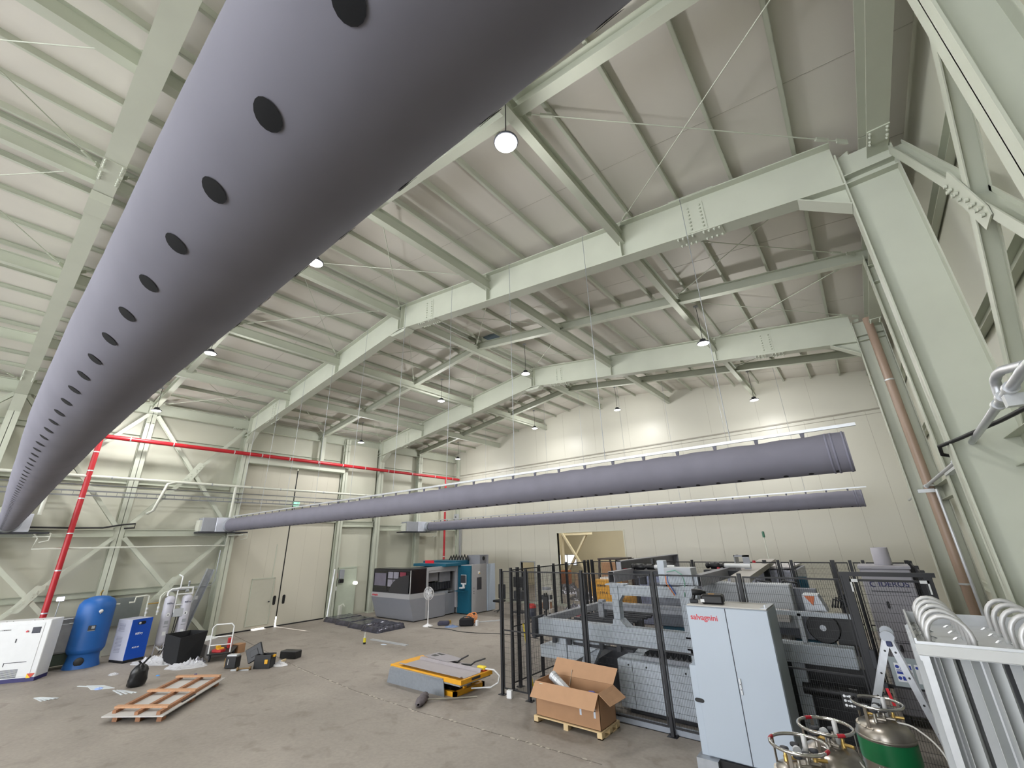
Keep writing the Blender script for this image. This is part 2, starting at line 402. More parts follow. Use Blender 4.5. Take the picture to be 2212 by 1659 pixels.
# columns
def column(name, x, y, w, zt, lab, cat='column', out=1, fl=.3, tfl=.02):
    """w = depth across x; inner flange at x, web runs outwards by out"""
    g = MB(); xo = x+out*w
    g.box(min(x, x+out*tfl), max(x, x+out*tfl), y-fl/2, y+fl/2, 0, zt).box(min(xo, xo-out*tfl), max(xo, xo-out*tfl), y-fl/2, y+fl/2, 0, zt)
    g.box(min(x, xo), max(x, xo), y-.008, y+.008, 0, zt)
    for z in (topz(x)-D-.005, topz(x)-.75 if w > .5 else 8.9): 
        if z < zt: g.box(min(x, xo), max(x, xo), y-fl/2+.01, y+fl/2-.01, z, z+.018)
    o = tag(g.build(name, steel), lab, cat)
    MB().box(min(x, xo)-.06, max(x, xo)+.06, y-fl/2-.06, y+fl/2+.06, 0, .03).build('base_plate', steel, o)
    return o
for k in FY:
    w_ = {'behind': 'behind the camera', 'over': 'level with the camera', 'mid': 'under the middle deep girder', 'far': 'under the deep girder nearest the far wall'}[k]
    column('steel_column', 1.0, FY[k], .66, topz(1.3)-.25, 'wide steel column on the machine side, '+w_, out=1)
    column('steel_column', -22.2, FY[k], .66, topz(-22.2)-.02, 'wide steel column on the door side, '+w_, out=-1)
for y, w_ in ((-3.75, 'behind the camera'), (3.75, 'next to the camera'), (11.25, 'behind the middle column'), (18.2, 'closest to the far wall')):
    column('steel_post', 1.33, y, .33, 9.2, 'narrower steel post on the machine side wall, '+w_, out=1, fl=.3)
for y, w_ in ((-3.75, 'behind the camera'), (3.75, 'in the middle of the big cross bracing'), (18.2, 'closest to the far wall corner')):
    column('steel_post', -22.5, y, .3, 9.2, 'narrower steel post on the door side, '+w_, out=-1, fl=.3)
column('door_jamb_post', -22.35, 12.75, .25, 9.2, 'tall pale post beside the far leaf of the sliding door', 'column', out=-1, fl=.28)
g = MB().ibeam((-22.5, 11.3, 7.5), (-22.5, 11.3, 9.2), .2, .2, (1, 0, 0)); tag(g.build('hanger_post', steel), 'short pale post standing on the sliding door header', 'post')
for x, nm in ((1.5, 'machine side'), (-22.7, 'sliding door side')):
    for y0, y1, w_ in ((-7.5, 0, 'behind the camera'), (0, 7.5, 'nearest the camera'), (7.5, 15, 'in the middle bay'), (15, YE, 'in the bay at the far wall')):
        g = MB().ibeam((x, y0+.01, 9.15), (x, y1-.01, 9.15), .26, .46)
        e = tag(g.build('eaves_girder', steel), 'heavy eaves girder on the %s, %s' % (nm, w_), 'eaves beam', 'eaves girders on top of the columns')
        if y0 >= 0:
            def sp(yy):
                def f(g):
                    g.box(x-.13, x+.13, yy-.16, yy+.16, 8.9, 8.92)
                    for dx in (-.1, .1):
                        for dy in (-.12, -.05, .05, .12): g.lathe([(.02, .005), (.02, -.02), (.01, -.035)], 6, org=(x+dx, yy+dy, 8.9))
                return f
            each('splice_plate', steel, e, [sp(yy) for yy in (y0+.45, y1-.45) if yy < YE-.3])
# gap filler behind girder: wall girts (horizontal wall rails) and struts at mid height
for y0, y1, w_ in ((-7.5, 0, 'behind the camera'), (0, 7.5, 'nearest the camera'), (7.5, 15, 'middle bay'), (15, YE, 'far bay')):
    g = MB().channel((1.62, y0, 4.22), (1.62, y1, 4.22), .14, .34, side=-1)
    tag(g.build('wall_strut', steel), 'horizontal pale strut halfway up the machine side wall, '+w_, 'wall beam', 'mid height wall struts')
for y0, y1, w_ in ((-7.5, 0, 'behind the camera'), (0, 3.75, 'beside the near red riser'), (3.75, 7.5, 'between narrow post and sliding door column')):
    g = MB().ibeam((-22.45, y0+.16, 4.12), (-22.45, y1-.16, 4.12), .2, .26)
    tag(g.build('wall_strut', steel), 'horizontal pale strut on the cross braced wall, '+w_, 'wall beam', 'mid height wall struts')
# girts: long flat rails on the walls
for x, s_, nm in ((XR-.03, -1, 'machine side'), (XL+.03, 1, 'sliding door side')):
    for z in (2.0, 6.1, 7.9):
        if s_ > 0 and z == 6.1: spans = [(-15, 7.3), (15.2, YE-.05)]
        elif s_ > 0 and z == 2.0: spans = [(-15, 7.3)]
        else: spans = [(-15, YE-.05)]
        for a, c in spans:
            g = MB().channel((x, a, z), (x, c, z), .1, .2, side=s_)
            tag(g.build('wall_rail', steel), 'long flat wall rail %.0f metres up, %s%s' % (z, nm, ', beyond the doors' if a > 0 else ''), 'wall rail', 'wall rails')
# X braces with gusset plates
def xbrace(x, y0, y1, z0, z1, lab, grp):
    t = thing('cross_brace', lab, 'brace', (x, (y0+y1)/2, (z0+z1)/2), 0, grp)
    hy, hz = (y1-y0)/2-.16, (z1-z0)/2
    for s2, nm in ((1, 'diagonal'), (-1, 'diagonal')):
        g = MB(); M_ = .12
        g.ibeam((0.0, -hy, -hz*s2), (0.0, hy, hz*s2), .13, .16, (1, 0, 0), t=.012); g.build('diagonal', steel, t)
    g = MB(); n = Vector((0, hy, hz)).normalized(); m_ = Vector((0, -n.z, n.y))
    sx = .1 if x < -10 else -.1
    pl = [(n*a+m_*c) for a, c in ((-.42, -.1), (.42, -.1), (.42, .1), (-.42, .1))]
    g.prism([(-.34, -.34*hz/hy), (-.1, -.34*hz/hy-.02), (.34, .34*hz/hy-.1), (.34, .34*hz/hy), (.1, .34*hz/hy+.02), (-.34, -.34*hz/hy+.1)], sx, sx+.014, 'x')
    ss = 1 if sx > 0 else -1
    for a in (-.26, -.17, -.08, .08, .17, .26):
        for c in (-.04, .04): g.lathe([(.022, sx+.01*ss), (.022, sx+.035*ss)], 6, axis='x', org=(0, a, a*hz/hy+c))
    g.build('gusset_plate', steel, t)
    return t
for x, nm, far in ((-22.4, 'sliding door wall', 1), (1.68, 'machine side wall', 0)):
    for y0, y1, w_ in ((-7.5, -3.75, 'farthest behind the camera'), (-3.75, 0, 'just behind the camera'), (0, 3.75, 'before the narrow post'), (3.75, 7.5, 'after the narrow post')):
        xbrace(x, y0, y1, 4.35, 8.8, 'upper steel X brace on the %s, %s' % (nm, w_), 'upper X braces')
        xbrace(x, y0, y1, .15, 3.95, 'lower steel X brace on the %s, %s' % (nm, w_), 'lower X braces')
# ---- sliding door and its header
doorm = mat('door_panel', (198,194,180), .5, var=.02, scale=.5)
for n_, (a, c) in enumerate(((7.68, 10.17), (10.23, 12.55))):
    d = struct('door_%d' % (n_+1), MB().box(-22.7, -22.62, a, c, .05, 7.25), doorm)
    g = MB()
    for y in (a+.83, a+1.66): g.box(-22.622, -22.617, y-.003, y+.003, .06, 7.2)
    g.build('panel_line', mat('door_joint', (182,178,165), .6, var=0), d)
    yh = 9.99 if n_ == 0 else 10.42
    g = MB(); g.prism([(yh+.07*math.cos(t*PI/6), 1.12+(.13 if 0 <= t <= 6 else -.13)+.07*math.sin(t*PI/6)) for t in range(12)], -22.618, -22.612, 'x')
    g.build('handle', blackp, d)
g = MB().box(-22.62, -22.6, 8.9, 9.83, .2, 2.08)
d3 = struct('door_3', g, mat('wicket_door', (190,188,174), .5, var=.02))
g = MB()
for a, c, z0, z1 in ((8.86, 9.87, 2.08, 2.12), (9.83, 9.87, .2, 2.1), (8.86, 8.9, .2, 2.1), (8.86, 9.87, .17, .2)): g.box(-22.62, -22.585, a, c, z0, z1)
g.build('door_frame', steel, d3); MB().lathe([(.02, 0), (.02, .05), (.035, .05), (.035, .09), (0, .1)], 12, 'x', (-22.6, 9.72, 1.1)).build('door_knob', dark, d3)
MB().box(-22.62, -22.605, 9.72, 9.76, 2.12, 3.6).build('conduit', steel, d3)
# black gap and rubber edge between the leaves
struct('trim_4', MB().box(-22.68, -22.64, 10.17, 10.23, .42, 7.2), blackp)
struct('trim_5', MB().box(-22.69, -22.6, 7.68, 9.17, .0, .045).box(-22.69, -22.6, 9.73, 10.15, 0, .045).box(-22.69, -22.6, 10.26, 12.55, 0, .045), blackp)
g = MB().bbox(-22.75, -22.2, 7.66, 12.62, 7.25, 7.62, .02); tag(g.build('door_header_box', steel), 'long pale box header above the sliding door', 'header')
g = MB().bbox(-22.72, -22.5, 7.66, 12.6, 4.62, 4.9, .01); tag(g.build('door_rail_cover', steel), 'horizontal pale rail cover crossing the sliding door', 'rail')
# panels beyond the doors, between jamb post and far columns
struct('trim_6', MB().box(-22.6, -22.55, 12.9, 14.85, 0, 9.0), wallm)
g = MB().box(-22.52, -22.46, 13.0, 14.1, 0, 2.3).box(-22.52, -22.44, 13.0, 14.1, 2.3, 2.36); tag(g.build('leaning_sheet', mat('mint_sheet', (188,196,180), .5, var=.03)), 'pale green sheet covering the wall beside the door jamb post', 'panel')
g = MB().ibeam((-22.45, 12.9, 4.55), (-22.45, 14.85, 4.55), .2, .3); tag(g.build('wall_strut', steel), 'short horizontal strut beyond the sliding door', 'wall beam')
g = MB().ibeam((-22.45, 15.2, 4.35), (-22.45, 21.5, 4.35), .2, .3); tag(g.build('wall_strut', steel), 'long horizontal strut above the laser cutter, near the far corner', 'wall beam')
g = MB().ibeam((-22.4, YE-.12, 0), (-22.4, YE-.12, 9.3), .22, .22, (1, 0, 0)); tag(g.build('corner_post', steel), 'slim pale post in the far corner of the hall', 'post')
# ------------------------------------------------ fabric ducts
def duct(nm, pts, r, ends, label, clips=True, wrinkle=1.0, rodx=(), rows=(-PI/2-.3, -PI/2+1.0)):
    t = thing('fabric_duct', label, 'air duct', pts[0], 0, 'grey fabric ventilation ducts')
    o0 = Vector(pts[0]); P_ = [Vector(p)-o0 for p in pts]
    L_ = abs(P_[-1].x); step = .1; n = 56
    def cen(x):
        for a, c in zip(P_, P_[1:]):
            if a.x <= x <= c.x+1e-6: return a+(c-a)*((x-a.x)/(c.x-a.x))
        return P_[-1]
    def rad(x, th):
        s = r*(1+.012*wrinkle*noise.noise(Vector((x*1.1, math.cos(th)*1.3, math.sin(th)*1.3)))+.006*wrinkle*noise.noise(Vector((x*5, math.cos(th)*3, math.sin(th)*3))))
        if clips: s += r*.03*max(0, math.cos(th-PI/2))**8*(math.cos(x*2*PI/.6)-.3)
        return s
    vs, fs = [], []; k = int(L_/step)
    for i in range(k+1):
        x = i*step if i < k else L_; c = cen(x)
        for j in range(n):
            th = 2*PI*j/n; q = rad(x, th); vs.append((x, c.y+q*math.cos(th), c.z+q*math.sin(th)))
    for i in range(k):
        for j in range(n): fs.append((i*n+j, (i+1)*n+j, (i+1)*n+(j+1) % n, i*n+(j+1) % n))
    g = MB(); g.add(vs, fs, True)
    ce = cen(L_); 
    g.add([(L_, ce.y, ce.z)]+[vs[k*n+j] for j in range(n)], [(0, 1+j, 1+(j+1) % n) for j in range(n)])
    gs = g; bnd = []
    for dx in (.03, .16, .22):
        c = cen(L_-dx); bnd.append(lambda g, c=c, dx=dx: g.lathe([(r*1.0, -.014), (r*1.028, -.01), (r*1.028, .01), (r*1.0, .014)], 40, 'x', (L_-dx, c.y, c.z)))
    each('end_band', mat('duct_band', (124,124,140), .8, var=.04), t, bnd)
    # discharge holes: two rows of round openings in the sleeve
    gs.cur = 1; hr = .033
    for th0 in rows:
        x = .55
        while x < L_-.15:
            c = cen(x); vv = []
            for ring in (0, .5, 1):
                for q in range(16 if ring else 1):
                    a = 2*PI*q/16; dx = hr*ring*math.cos(a); dth = hr*ring*math.sin(a)/r; th = th0+dth
                    rr = rad(x+dx, th)+.0025; vv.append((x+dx, c.y+rr*math.cos(th), c.z+rr*math.sin(th)))
            ff = [(0, 1+q, 1+(q+1) % 16) for q in range(16)]+[(1+q, 17+q, 17+(q+1) % 16, 1+(q+1) % 16) for q in range(16)]
            gs.add(vv, ff, True); x += .305
    gs.build('duct_sleeve', fabric, t, fabric_in)
    # hanging rail and clips
    zr = P_[0].z+r+.075
    g = MB().box(-.0, L_+.15, P_[0].y-.02 if len(P_) == 2 else -.02, .02, zr-.012, zr+.03)
    if len(P_) > 2:
        g = MB()
        for a, c in zip(P_, P_[1:]): g.bar((a.x, a.y, a.z+r+.09), (c.x, c.y, c.z+r+.09), .04, .042)
    g.build('hanging_rail', galvl, t)
    x = .3; cm = mat('clip_grey', (96,96,108), .6, var=0)
    while x <= L_:
        c = cen(x); z0 = c.z+r*.985
        MB().prism([(x-.022, z0), (x+.022, z0), (x+.03, c.z+r+.065), (x-.03, c.z+r+.065)], c.y-.01, c.y+.01, 'y').build('hanger_clip', cm, t); x += .6
    for x in rodx:
        xx = x-o0.x; c = cen(xx); g = MB().tube([(xx, c.y, c.z+r+.1), (xx+.02, c.y, topz(x)-o0.z-.02)], .0065, 6)
        rd = g.build('suspension_rod', galv, t)
    return t
duct('a', [(-21.75, 7.3, 4.42), (.03, 7.3, 4.42)], .27, 1, 'grey fabric duct crossing above the fenced machine, its capped end in view', rodx=[-1.4-2.2*k for k in range(10)])
duct('b', [(-21.6, 18.5, 4.42), (.06, 18.5, 4.42)], .27, 1, 'grey fabric duct nearest the far wall, thinnest looking of the three', rodx=[-1.5-2.2*k for k in range(9)])
duct('c', [(-21.75, .83, 4.42), (-16, .66, 4.43), (-10, .47, 4.445), (-5, .33, 4.455), (-3, .307, 4.456), (.75, .307, 4.456)], .25, 1, 'huge looking grey fabric duct passing close overhead of the camera', rows=(-PI/2-.56, -PI/2+1.06), rodx=[-7.2, -11.4, -15.8], wrinkle=1.5)
# fan units that feed the ducts
foil = mat('white_foil_insulation', (206,210,222), .35, .15, var=.04, scale=6, bump=.25, bscale=7)
def unit(y, lab, y0=-1.05, y1=.3, wy=-.55):
    t = thing('fan_unit', lab, 'air handling unit', (-22.2, y, 4.12), 0, 'fan units feeding the fabric ducts')
    MB().bbox(-.3, .28, y0, wy, .03, .6, .01).build('casing', grey, t)
    MB().bbox(-.35, .3, wy, y1-.05, .02, .61, .012).build('insulated_box', foil, t)
    g = MB(); M_ = Matrix.Translation((.3, 0, .3))
    vs = [(.0, -.34, -.27), (.0, .27, -.27), (.0, .27, .29), (.0, -.34, .29)]
    n = 24
    g.lathe([(.31, .0), (.26, .17), (.26, .24)], 28, 'x', (.28, 0, .3)); g.build('duct_collar', galv, t)
    g = MB().box(-.6, .32, y0-.1, y1+.45, -.03, .02)
    g.build('bracket_shelf', dark, t)
    MB().box(-.28, .2, y0-.09, y0, .05, .5).build('intake_grille', pvc, t)
    g = MB().tube([(.2, y1+.1, .0), (.2, y1+.5, -.02), (.2, y1+.5, -.25), (.2, y1+.3, -.3), (.1, y1+.3, -.3)], .022, 8).tube([(.2, y1+.1, -.12), (.2, y1+.5, -.12)], .02, 8)
    g.build('drain_pipe', pvc, t)
    return t
unit(7.3, 'fan unit with white insulated box at the start of the middle duct')
unit(18.5, 'fan unit with white insulated box near the far red riser', y0=-1.6, wy=-.75)
unit(.83, 'fan unit with white insulated box at the start of the overhead duct', y0=-.6, y1=.55, wy=-.45)
# ------------------------------------------------ high bay lamps
def lamp(x, y, z, lab):
    t = thing('high_bay_lamp', lab, 'ceiling lamp', (x, y, z), 0, 'round high bay lamps on cords')
    MB().lathe([(.16, .0), (.175, .012), (.17, .03), (.09, .07), (.08, .13), (.02, .15), (.0, .15)], 28).build('housing', dark, t)
    MB().lathe([(.0, -.004), (.155, -.004), (.155, .002), (0, .002)], 28).build('lamp_diffuser', lampw, t)
    zt = topz(x)-z
    MB().tube([(0, 0, .15), (.01, 0, zt*.5), (0, 0, zt)], .008, 6).build('cord', cable, t)
    MB().bbox(-.06, .06, -.05, .05, zt-.03, zt+.02).build('hanger_bracket', galv, t)
    l = bpy.data.lights.new('lamp_light', 'AREA'); l.shape = 'DISK'; l.size = .3; l.energy = LAMP_W; l.color = (1, .985, .965); l.spread = PI*.97
    lo = bpy.data.objects.new('lamp_light', l); C.objects.link(lo); lo.parent = t; lo.location = (0, 0, -.012)
    l = bpy.data.lights.new('ceiling_fill', 'POINT'); l.shadow_soft_size = .14; l.energy = CEIL_FILL_W; l.color = (1, .99, .975)  # added point light below each lamp, brightens the roof underside
    lo = bpy.data.objects.new('ceiling_fill', l); C.objects.link(lo); lo.parent = t; lo.location = (0, 0, -.2)
LAMP_W = 80; CEIL_FILL_W = 85
for x, y, z, lab in (
    (-2.68, 3.4, 8.66, 'brightest round lamp, hanging beside the edge of the overhead duct'), (-8.35, 3.45, 9.45, 'round lamp touching the overhead duct outline, second brightest'),
    (-14.8, 3.42, 9.2, 'round lamp at the overhead duct edge, third from the brightest'), (-20.9, 3.55, 8.65, 'round lamp above the narrow post of the cross bracing'),
    (-2.5, 12.2, 8.66, 'round lamp in front of the far deep girder, machine side'), (-9.0, 12.2, 9.5, 'round lamp just under the ridge of the far deep girder'),
    (-13.86, 12.2, 9.5, 'round lamp in front of the far girder, sliding door slope'), (-20.2, 12.2, 8.6, 'round lamp hanging before the wall above the sliding door jamb'),
    (-2.48, 19.3, 8.62, 'round lamp against the far wall, machine side'), (-8.55, 19.3, 9.5, 'round lamp against the middle of the far wall'),
    (-13.75, 19.3, 9.5, 'small round lamp by the far wall roof edge'), (-20.1, 19.3, 8.6, 'smallest round lamp, in the far corner over the red pipe'),
    (-2.6, -5.2, 8.66, 'round lamp behind the camera, machine side'), (-8.5, -5.2, 9.5, 'round lamp behind the camera near the ridge'),
    (-14.5, -5.2, 9.4, 'round lamp behind the camera, door side slope'), (-20.2, -5.2, 8.6, 'round lamp behind the camera above the door side wall')):
    lamp(x, y, z, lab)
for x, y, lb in ((-9.95, 11.35, 'small dark roof vent beside the ridge, nearer one'), (-9.9, 18.0, 'small dark roof vent beside the ridge, far one')):
    z = roofz(x); t = thing('roof_vent', lb, 'vent', (x, y-.0, z-.04))
    MB().box(-.3, .3, -.22, .22, 0, .03).build('vent_opening', mat('vent_blue_dark', (74,92,104), .4, var=.1), t)
    each('vent_frame', steel, t, [lambda g: g.box(-.34, -.3, -.26, .26, -.02, .05), lambda g: g.box(.3, .34, -.26, .26, -.02, .05)])
# emergency exit sign above the door seam
t = thing('exit_sign', 'small green lit exit sign above the sliding door seam', 'sign', (-22.15, 10.15, 5.35))
MB().bbox(-.04, .04, -.14, .14, 0, .26).build('sign_box', mat('exit_green', (170,225,200), .4, var=0, emit=(150,230,195), estr=.7), t)
MB().box(-.45, .0, -.03, .03, -.05, 0).build('sign_bracket', dark, t)
# ------------------------------------------------ pipes
def pipe(name, lab, cat, paths, r, m, parts=()):
    """paths: polylines of one rigid pipe run"""
    o0 = Vector(paths[0][0]); g = MB(Matrix.Translation(-o0))
    for p in paths: g.tube(p, r, 12)
    o = g.build(name, m); o.location = o0; tag(o, lab, cat)
    for nm, mm, fns in parts: each(nm, mm, o, fns, Matrix.Translation(-o0))
    return o
def bands(pts, r, ax):
    return [(lambda g, p=p: g.lathe([(r*1.1, -.02), (r*1.1, .02)], 12, ax, p)) for p in pts]
RX = -22.0
pipe('fire_pipe', 'long red sprinkler pipe running along the whole door side wall', 'pipe', [[(RX, 2.35, 7.62), (RX, 21.3, 7.62)]], .085, red,
     [('clamp', galvl, bands([(RX, y, 7.62) for y in (3.2, 4.6, 6.9, 8.1, 9.4, 10.9, 12.3, 13.7, 15.3, 17.1, 19, 20.6)], .085, 'y'))])
pipe('fire_riser', 'thick red riser standing behind the white compressor', 'pipe', [[(RX, 2.35, 0), (RX, 2.35, 7.7)]], .085, red,
     [('clamp', galvl, bands([(RX, 2.35, z) for z in (1.6, 2.9, 4.1, 5.3, 6.3, 7.0)], .085, 'z'))])
pipe('fire_riser', 'thin looking red riser in the far corner above the laser cutter', 'pipe', [[(RX, 20.02, 0), (RX, 20.02, 7.55)]], .07, red,
     [('clamp', galvl, bands([(RX, 20.02, z) for z in (2.6, 4.3, 5.4)], .07, 'z'))])
pipe('white_pipe', 'long white pipe high across the sliding door', 'pipe', [[(RX, -6, 6.1), (RX, 16.2, 6.1)], [(RX, 5.0, 6.1), (RX, 4.75, 6.0), (RX, 4.5, 4.95), (RX-.3, 4.4, 4.85)], [(RX, 7.25, 6.1), (RX, 7.25, 4.75)], [(RX, 1.45, 6.1), (RX, 1.45, 4.7)]], .055, pvc,
     [('clamp', galv, bands([(RX, y, 6.1) for y in (3, 6.3, 7.9, 9.2, 11.4, 13.9)], .055, 'y'))])
pipe('thin_conduit', 'thin conduit just below the long white pipe', 'pipe', [[(-22.1, -6, 5.8), (-22.1, 13.4, 5.8)]], .02, steelg)
t = thing('cable_tray', 'narrow cable ladder on the wall under the white pipe', 'cable tray', (-22.1, 0, 5.42))
g = MB()
for z in (0, .16): g.bar((0, -6, z), (0, 14.6, z), .03, .05)
y = -6
while y < 14.6: g.bar((0, y, 0), (0, y, .16), .012, .012); y += .3
g.build('tray_rails', steelg, t)
pipe('drain_pipe', 'thin white drain pipe low on the cross braced wall', 'pipe', [[(-22.1, 1.5, 4.1), (-22.1, 1.62, 3.95), (-22.1, 1.55, 3.62), (-22.1, 7.3, 3.58), (-22.1, 7.35, 4.0), (-21.95, 7.9, 4.02)]], .03, pvc)
pipe('air_line', 'thin steel air line along the wall to the white filter towers', 'pipe', [[(-22.0, 5.9, 1.98), (-22.0, 7.05, 2.05), (-22.0, 7.15, 2.2), (-22.0, 7.15, 3.4)]], .018, galv)
pipe('wall_cable', 'black cable looped over the wall strut by the near bracing', 'cable', [[(-22.25, .8, 4.32), (-22.2, 2.4, 4.29), (-22.2, 3.2, 4.3), (-22.2, 3.75, 4.42), (-22.18, 4.1, 4.45), (-22.18, 4.1, 4.3), (-22.2, 3.8, 4.28)]], .03, cable)
pipe('gas_pipe', 'shiny steel pipe running along the machine side wall', 'pipe', [[(1.05, 2.6, 4.38), (1.05, 4.2, 4.38), (1.1, 5.2, 4.38), (1.22, 7.6, 4.38), (1.3, 9.8, 4.38), (1.3, 21.0, 4.38)], [(1.09, 5.1, 4.38), (1.1, 5.12, 4.49), (1.1, 5.08, 4.54), (1.1, 4.98, 4.56), (1.1, 4.8, 4.55), (1.1, 4.3, 4.44)]], .034, alu,
     [('coupling', galvl, [(lambda g, p=p: g.lathe([(.048, -.03), (.048, .03)], 14, 'y', p)) for p in ((1.075, 4.7, 4.38), (1.085, 5.0, 4.38), (1.105, 5.3, 4.38), (1.22, 7.6, 4.38), (1.29, 9.6, 4.38), (1.3, 14.5, 4.38))]),
      ('wall_bracket', galvl, [lambda g: g.box(1.03, 1.5, 4.72, 4.8, 4.25, 4.34), lambda g: g.box(1.2, 1.3, 7.85, 10.3, 4.24, 4.28), lambda g: g.box(1.1, 1.4, 14.3, 14.4, 4.22, 4.3)])])
pipe('rain_pipe', 'wide brown downpipe before the far column on the machine side', 'pipe', [[(1.36, 14.7, 0), (1.36, 14.7, 9.1)]], .1, brownp,
     [('clamp', galvl, bands([(1.36, 14.7, z) for z in (2.2, 4.4, 7.2)], .1, 'z'))])
pipe('silver_conduit', 'thin bright conduit standing between the wall columns, machine side', 'pipe', [[(1.3, 13, .0), (1.3, 13, 4.2)]], .028, galvl)
pipe('wall_cable', 'black cable laid on the strut across the middle column', 'cable', [[(1.5, 5.0, 4.42), (1.3, 6.4, 4.42), (1.08, 7.2, 4.4), (.93, 7.55, 4.38), (.95, 7.75, 4.3), (1.1, 7.8, 4.25)]], .022, cable)
t = thing('wall_box', 'white electrical box on the far wall near the corner', 'electrical box', (-22.35, YE-.28, 4.35))
MB().bbox(-.17, .17, -.09, .09, 0, .95).build('box_body', lgrey, t)
g = MB()
for z in (.3, .75): g.lathe([(.045, -.1), (.045, -.09)], 14, 'y', (.02, 0, z))
g.build('gauge', blackp, t)
pipe('wall_conduit', 'pair of grey conduits rising in the far corner', 'pipe', [[(-22.2, YE-.1, 0), (-22.2, YE-.1, 4.3)], [(-22.05, YE-.1, 0), (-22.05, YE-.1, 4.3)]], .03, grey)
T_ = Matrix.Translation; R_ = Matrix.Rotation
# ------------------------------------------------ safety fence
wirem = mat('fence_wire', (22,23,27), .55, var=0)
def run(lab, p0, p1, posts, H=2.74, rails=(.14, 1.35, 2.68), pitch=.03, thick=(), z0=.14, name='mesh_fence', cat='fence'):
    """posts: distances along the run"""
    p0 = Vector((*p0, 0)); p1 = Vector((*p1, 0)); d = p1-p0; L_ = d.length; rz = math.atan2(d.y, d.x)
    t = thing(name, lab, cat, p0, rz)
    for i, s_ in enumerate(posts):
        w = .045 if i in thick else .032
        g = MB().bbox(s_-w, s_+w, -.03, .03, 0, H, .004); po = g.build('fence_post', blk, t)
        g = MB().box(s_-.09, s_+.09, -.07, .07, 0, .01)
        for a in (-.07, .07): g.lathe([(.012, .01), (.012, .03)], 6, org=(s_+a, 0.04, 0))
        g.build('base_plate', blk, po)
    for a, c in zip(posts, posts[1:]):
        if c-a < .1: continue
        g = MB(); a0, c0 = a+.05, c-.05
        for z in rails: g.box(a0, c0, -.012, .012, z-.013, z+.013)
        g.box(a0, a0+.02, -.01, .01, z0, H-.06).box(c0-.02, c0, -.01, .01, z0, H-.06)
        x = a0+pitch
        while x < c0-.01: g.box(x-.0018, x+.0018, .002, .0056, z0, H-.06); x += pitch
        z = z0+.12
        while z < H-.1: g.box(a0, c0, -.003, .002, z-.0014, z+.0014); z += .12
        g.build('mesh_panel', wirem, t)
    return t
run('long black mesh fence run passing between the cardboard box and the machine', (-7.75, 9.05), (-.45, 9.05), [0, .81, 2.39, 4.05, 5.68, 7.2])
run('black mesh fence run on the floor side, starting at the corner by the cardboard box', (-7.75, 9.12), (-7.75, 13.7), [.33, .62, 1.62, 2.38, 3.1, 4.25, 4.5], thick=(1, 5))
run('black mesh fence run along the back of the machine, parallel to the far wall', (-7.75, 13.78), (.46, 13.78), [0.05, 1.6, 3.4, 5.3, 5.62, 5.92, 6.8, 7.15, 7.4, 8.2], thick=(0, 3, 6, 9))
run('black mesh fence run beside the machine side wall, behind the lifting bottles', (.5, 9.4), (.5, 13.7), [0, 1.1, 2.35, 4.2], thick=(0, 1, 2, 3))
g = thing('fence_gate', 'black sliding gate frame with white corner brackets beside the dust collector', 'gate', (-.5, 9.0, 0))
for x in (0, .96): MB().bbox(x-.05, x+.05, -.04, .04, 0, 2.76, .004).build('gate_post', blk, g)
MB().box(-.08, 1.05, -.05, .0, 2.74, 2.8).build('gate_beam', blk, g)
q = MB()
x = .1
while x < .9: q.box(x-.002, x+.002, -.002, .002, .1, 2.68); x += .03
z = .2
while z < 2.7: q.box(.05, .92, -.003, .002, z-.002, z+.002); z += .12
for z in (.1, 1.3, 2.68): q.box(.05, .92, -.015, .015, z-.015, z+.015)
q.build('mesh_panel', wirem, g)
q = MB()
for x, s_ in ((.04, 1), (.86, -1)):
    q.box(min(x, x+.1), max(x, x+.1), -.07, -.05, 2.66, 2.7); q.box(x if s_ > 0 else x+.08, x+.02 if s_ > 0 else x+.1, -.07, -.05, 2.52, 2.7)
q.build('corner_bracket', white, g)
MB().bbox(.03, .1, -.1, -.04, 1.5, 1.75).build('gate_lock', dark, g)
# galvanised kick strip under the fence
g = MB().box(-4.95, -3.2, 9.12, 9.135, .0, .15).box(-4.95, -3.2, 9.12, 9.2, 0, .01)
o = tag(g.build('kick_strip', mat('zinc_strip', (150,156,166), .4, .5, var=.06)), 'galvanised drilled strip on the floor under the mesh fence', 'strip')
g = MB()
for k in range(9): g.lathe([(.008, 9.118), (.008, 9.12)], 8, 'y', (-4.8+k*.18, 0, .1))
g.build('bolt_hole', blackp, o)
# ------------------------------------------------ tall control cabinet
t = thing('control_cabinet', 'tall pale blue-grey two door control cabinet in front of the fence', 'cabinet', (-2.85, 8.3, 0))
bl = mat('pale_blue_grey', (176,187,200), .38, var=.015, scale=1.2)
M_ = MB(); M_.bbox(0, 1.26, .02, .7, .14, 2.26, .008); M_.bbox(-.11, .05, .02, .7, .14, 1.36, .006); M_.build('cabinet_body', bl, t)
MB().bbox(.01, 1.25, .01, .69, 2.26, 2.282, .006).build('cabinet_roof', mat('roof_beige', (190,188,184), .5, var=.02), t)
d1 = MB().bbox(.005, .627, -.012, .02, .16, 2.25, .004).build('door', bl, t)
d2 = MB().bbox(.638, 1.255, -.012, .02, .16, 2.25, .004).build('door', bl, t)
MB().box(.627, .638, .0, .012, .16, 2.25).build('door_seam', dark, t)
hd = MB().bbox(.652, .685, -.03, -.012, 1.06, 1.28, .006).build('handle', galvl, d2)
g = MB()
for z in (1.13, 1.2): g.lathe([(.007, -.033), (.007, -.03)], 10, 'y', (.668, 0, z))
g.build('lock_hole', blackp, hd)
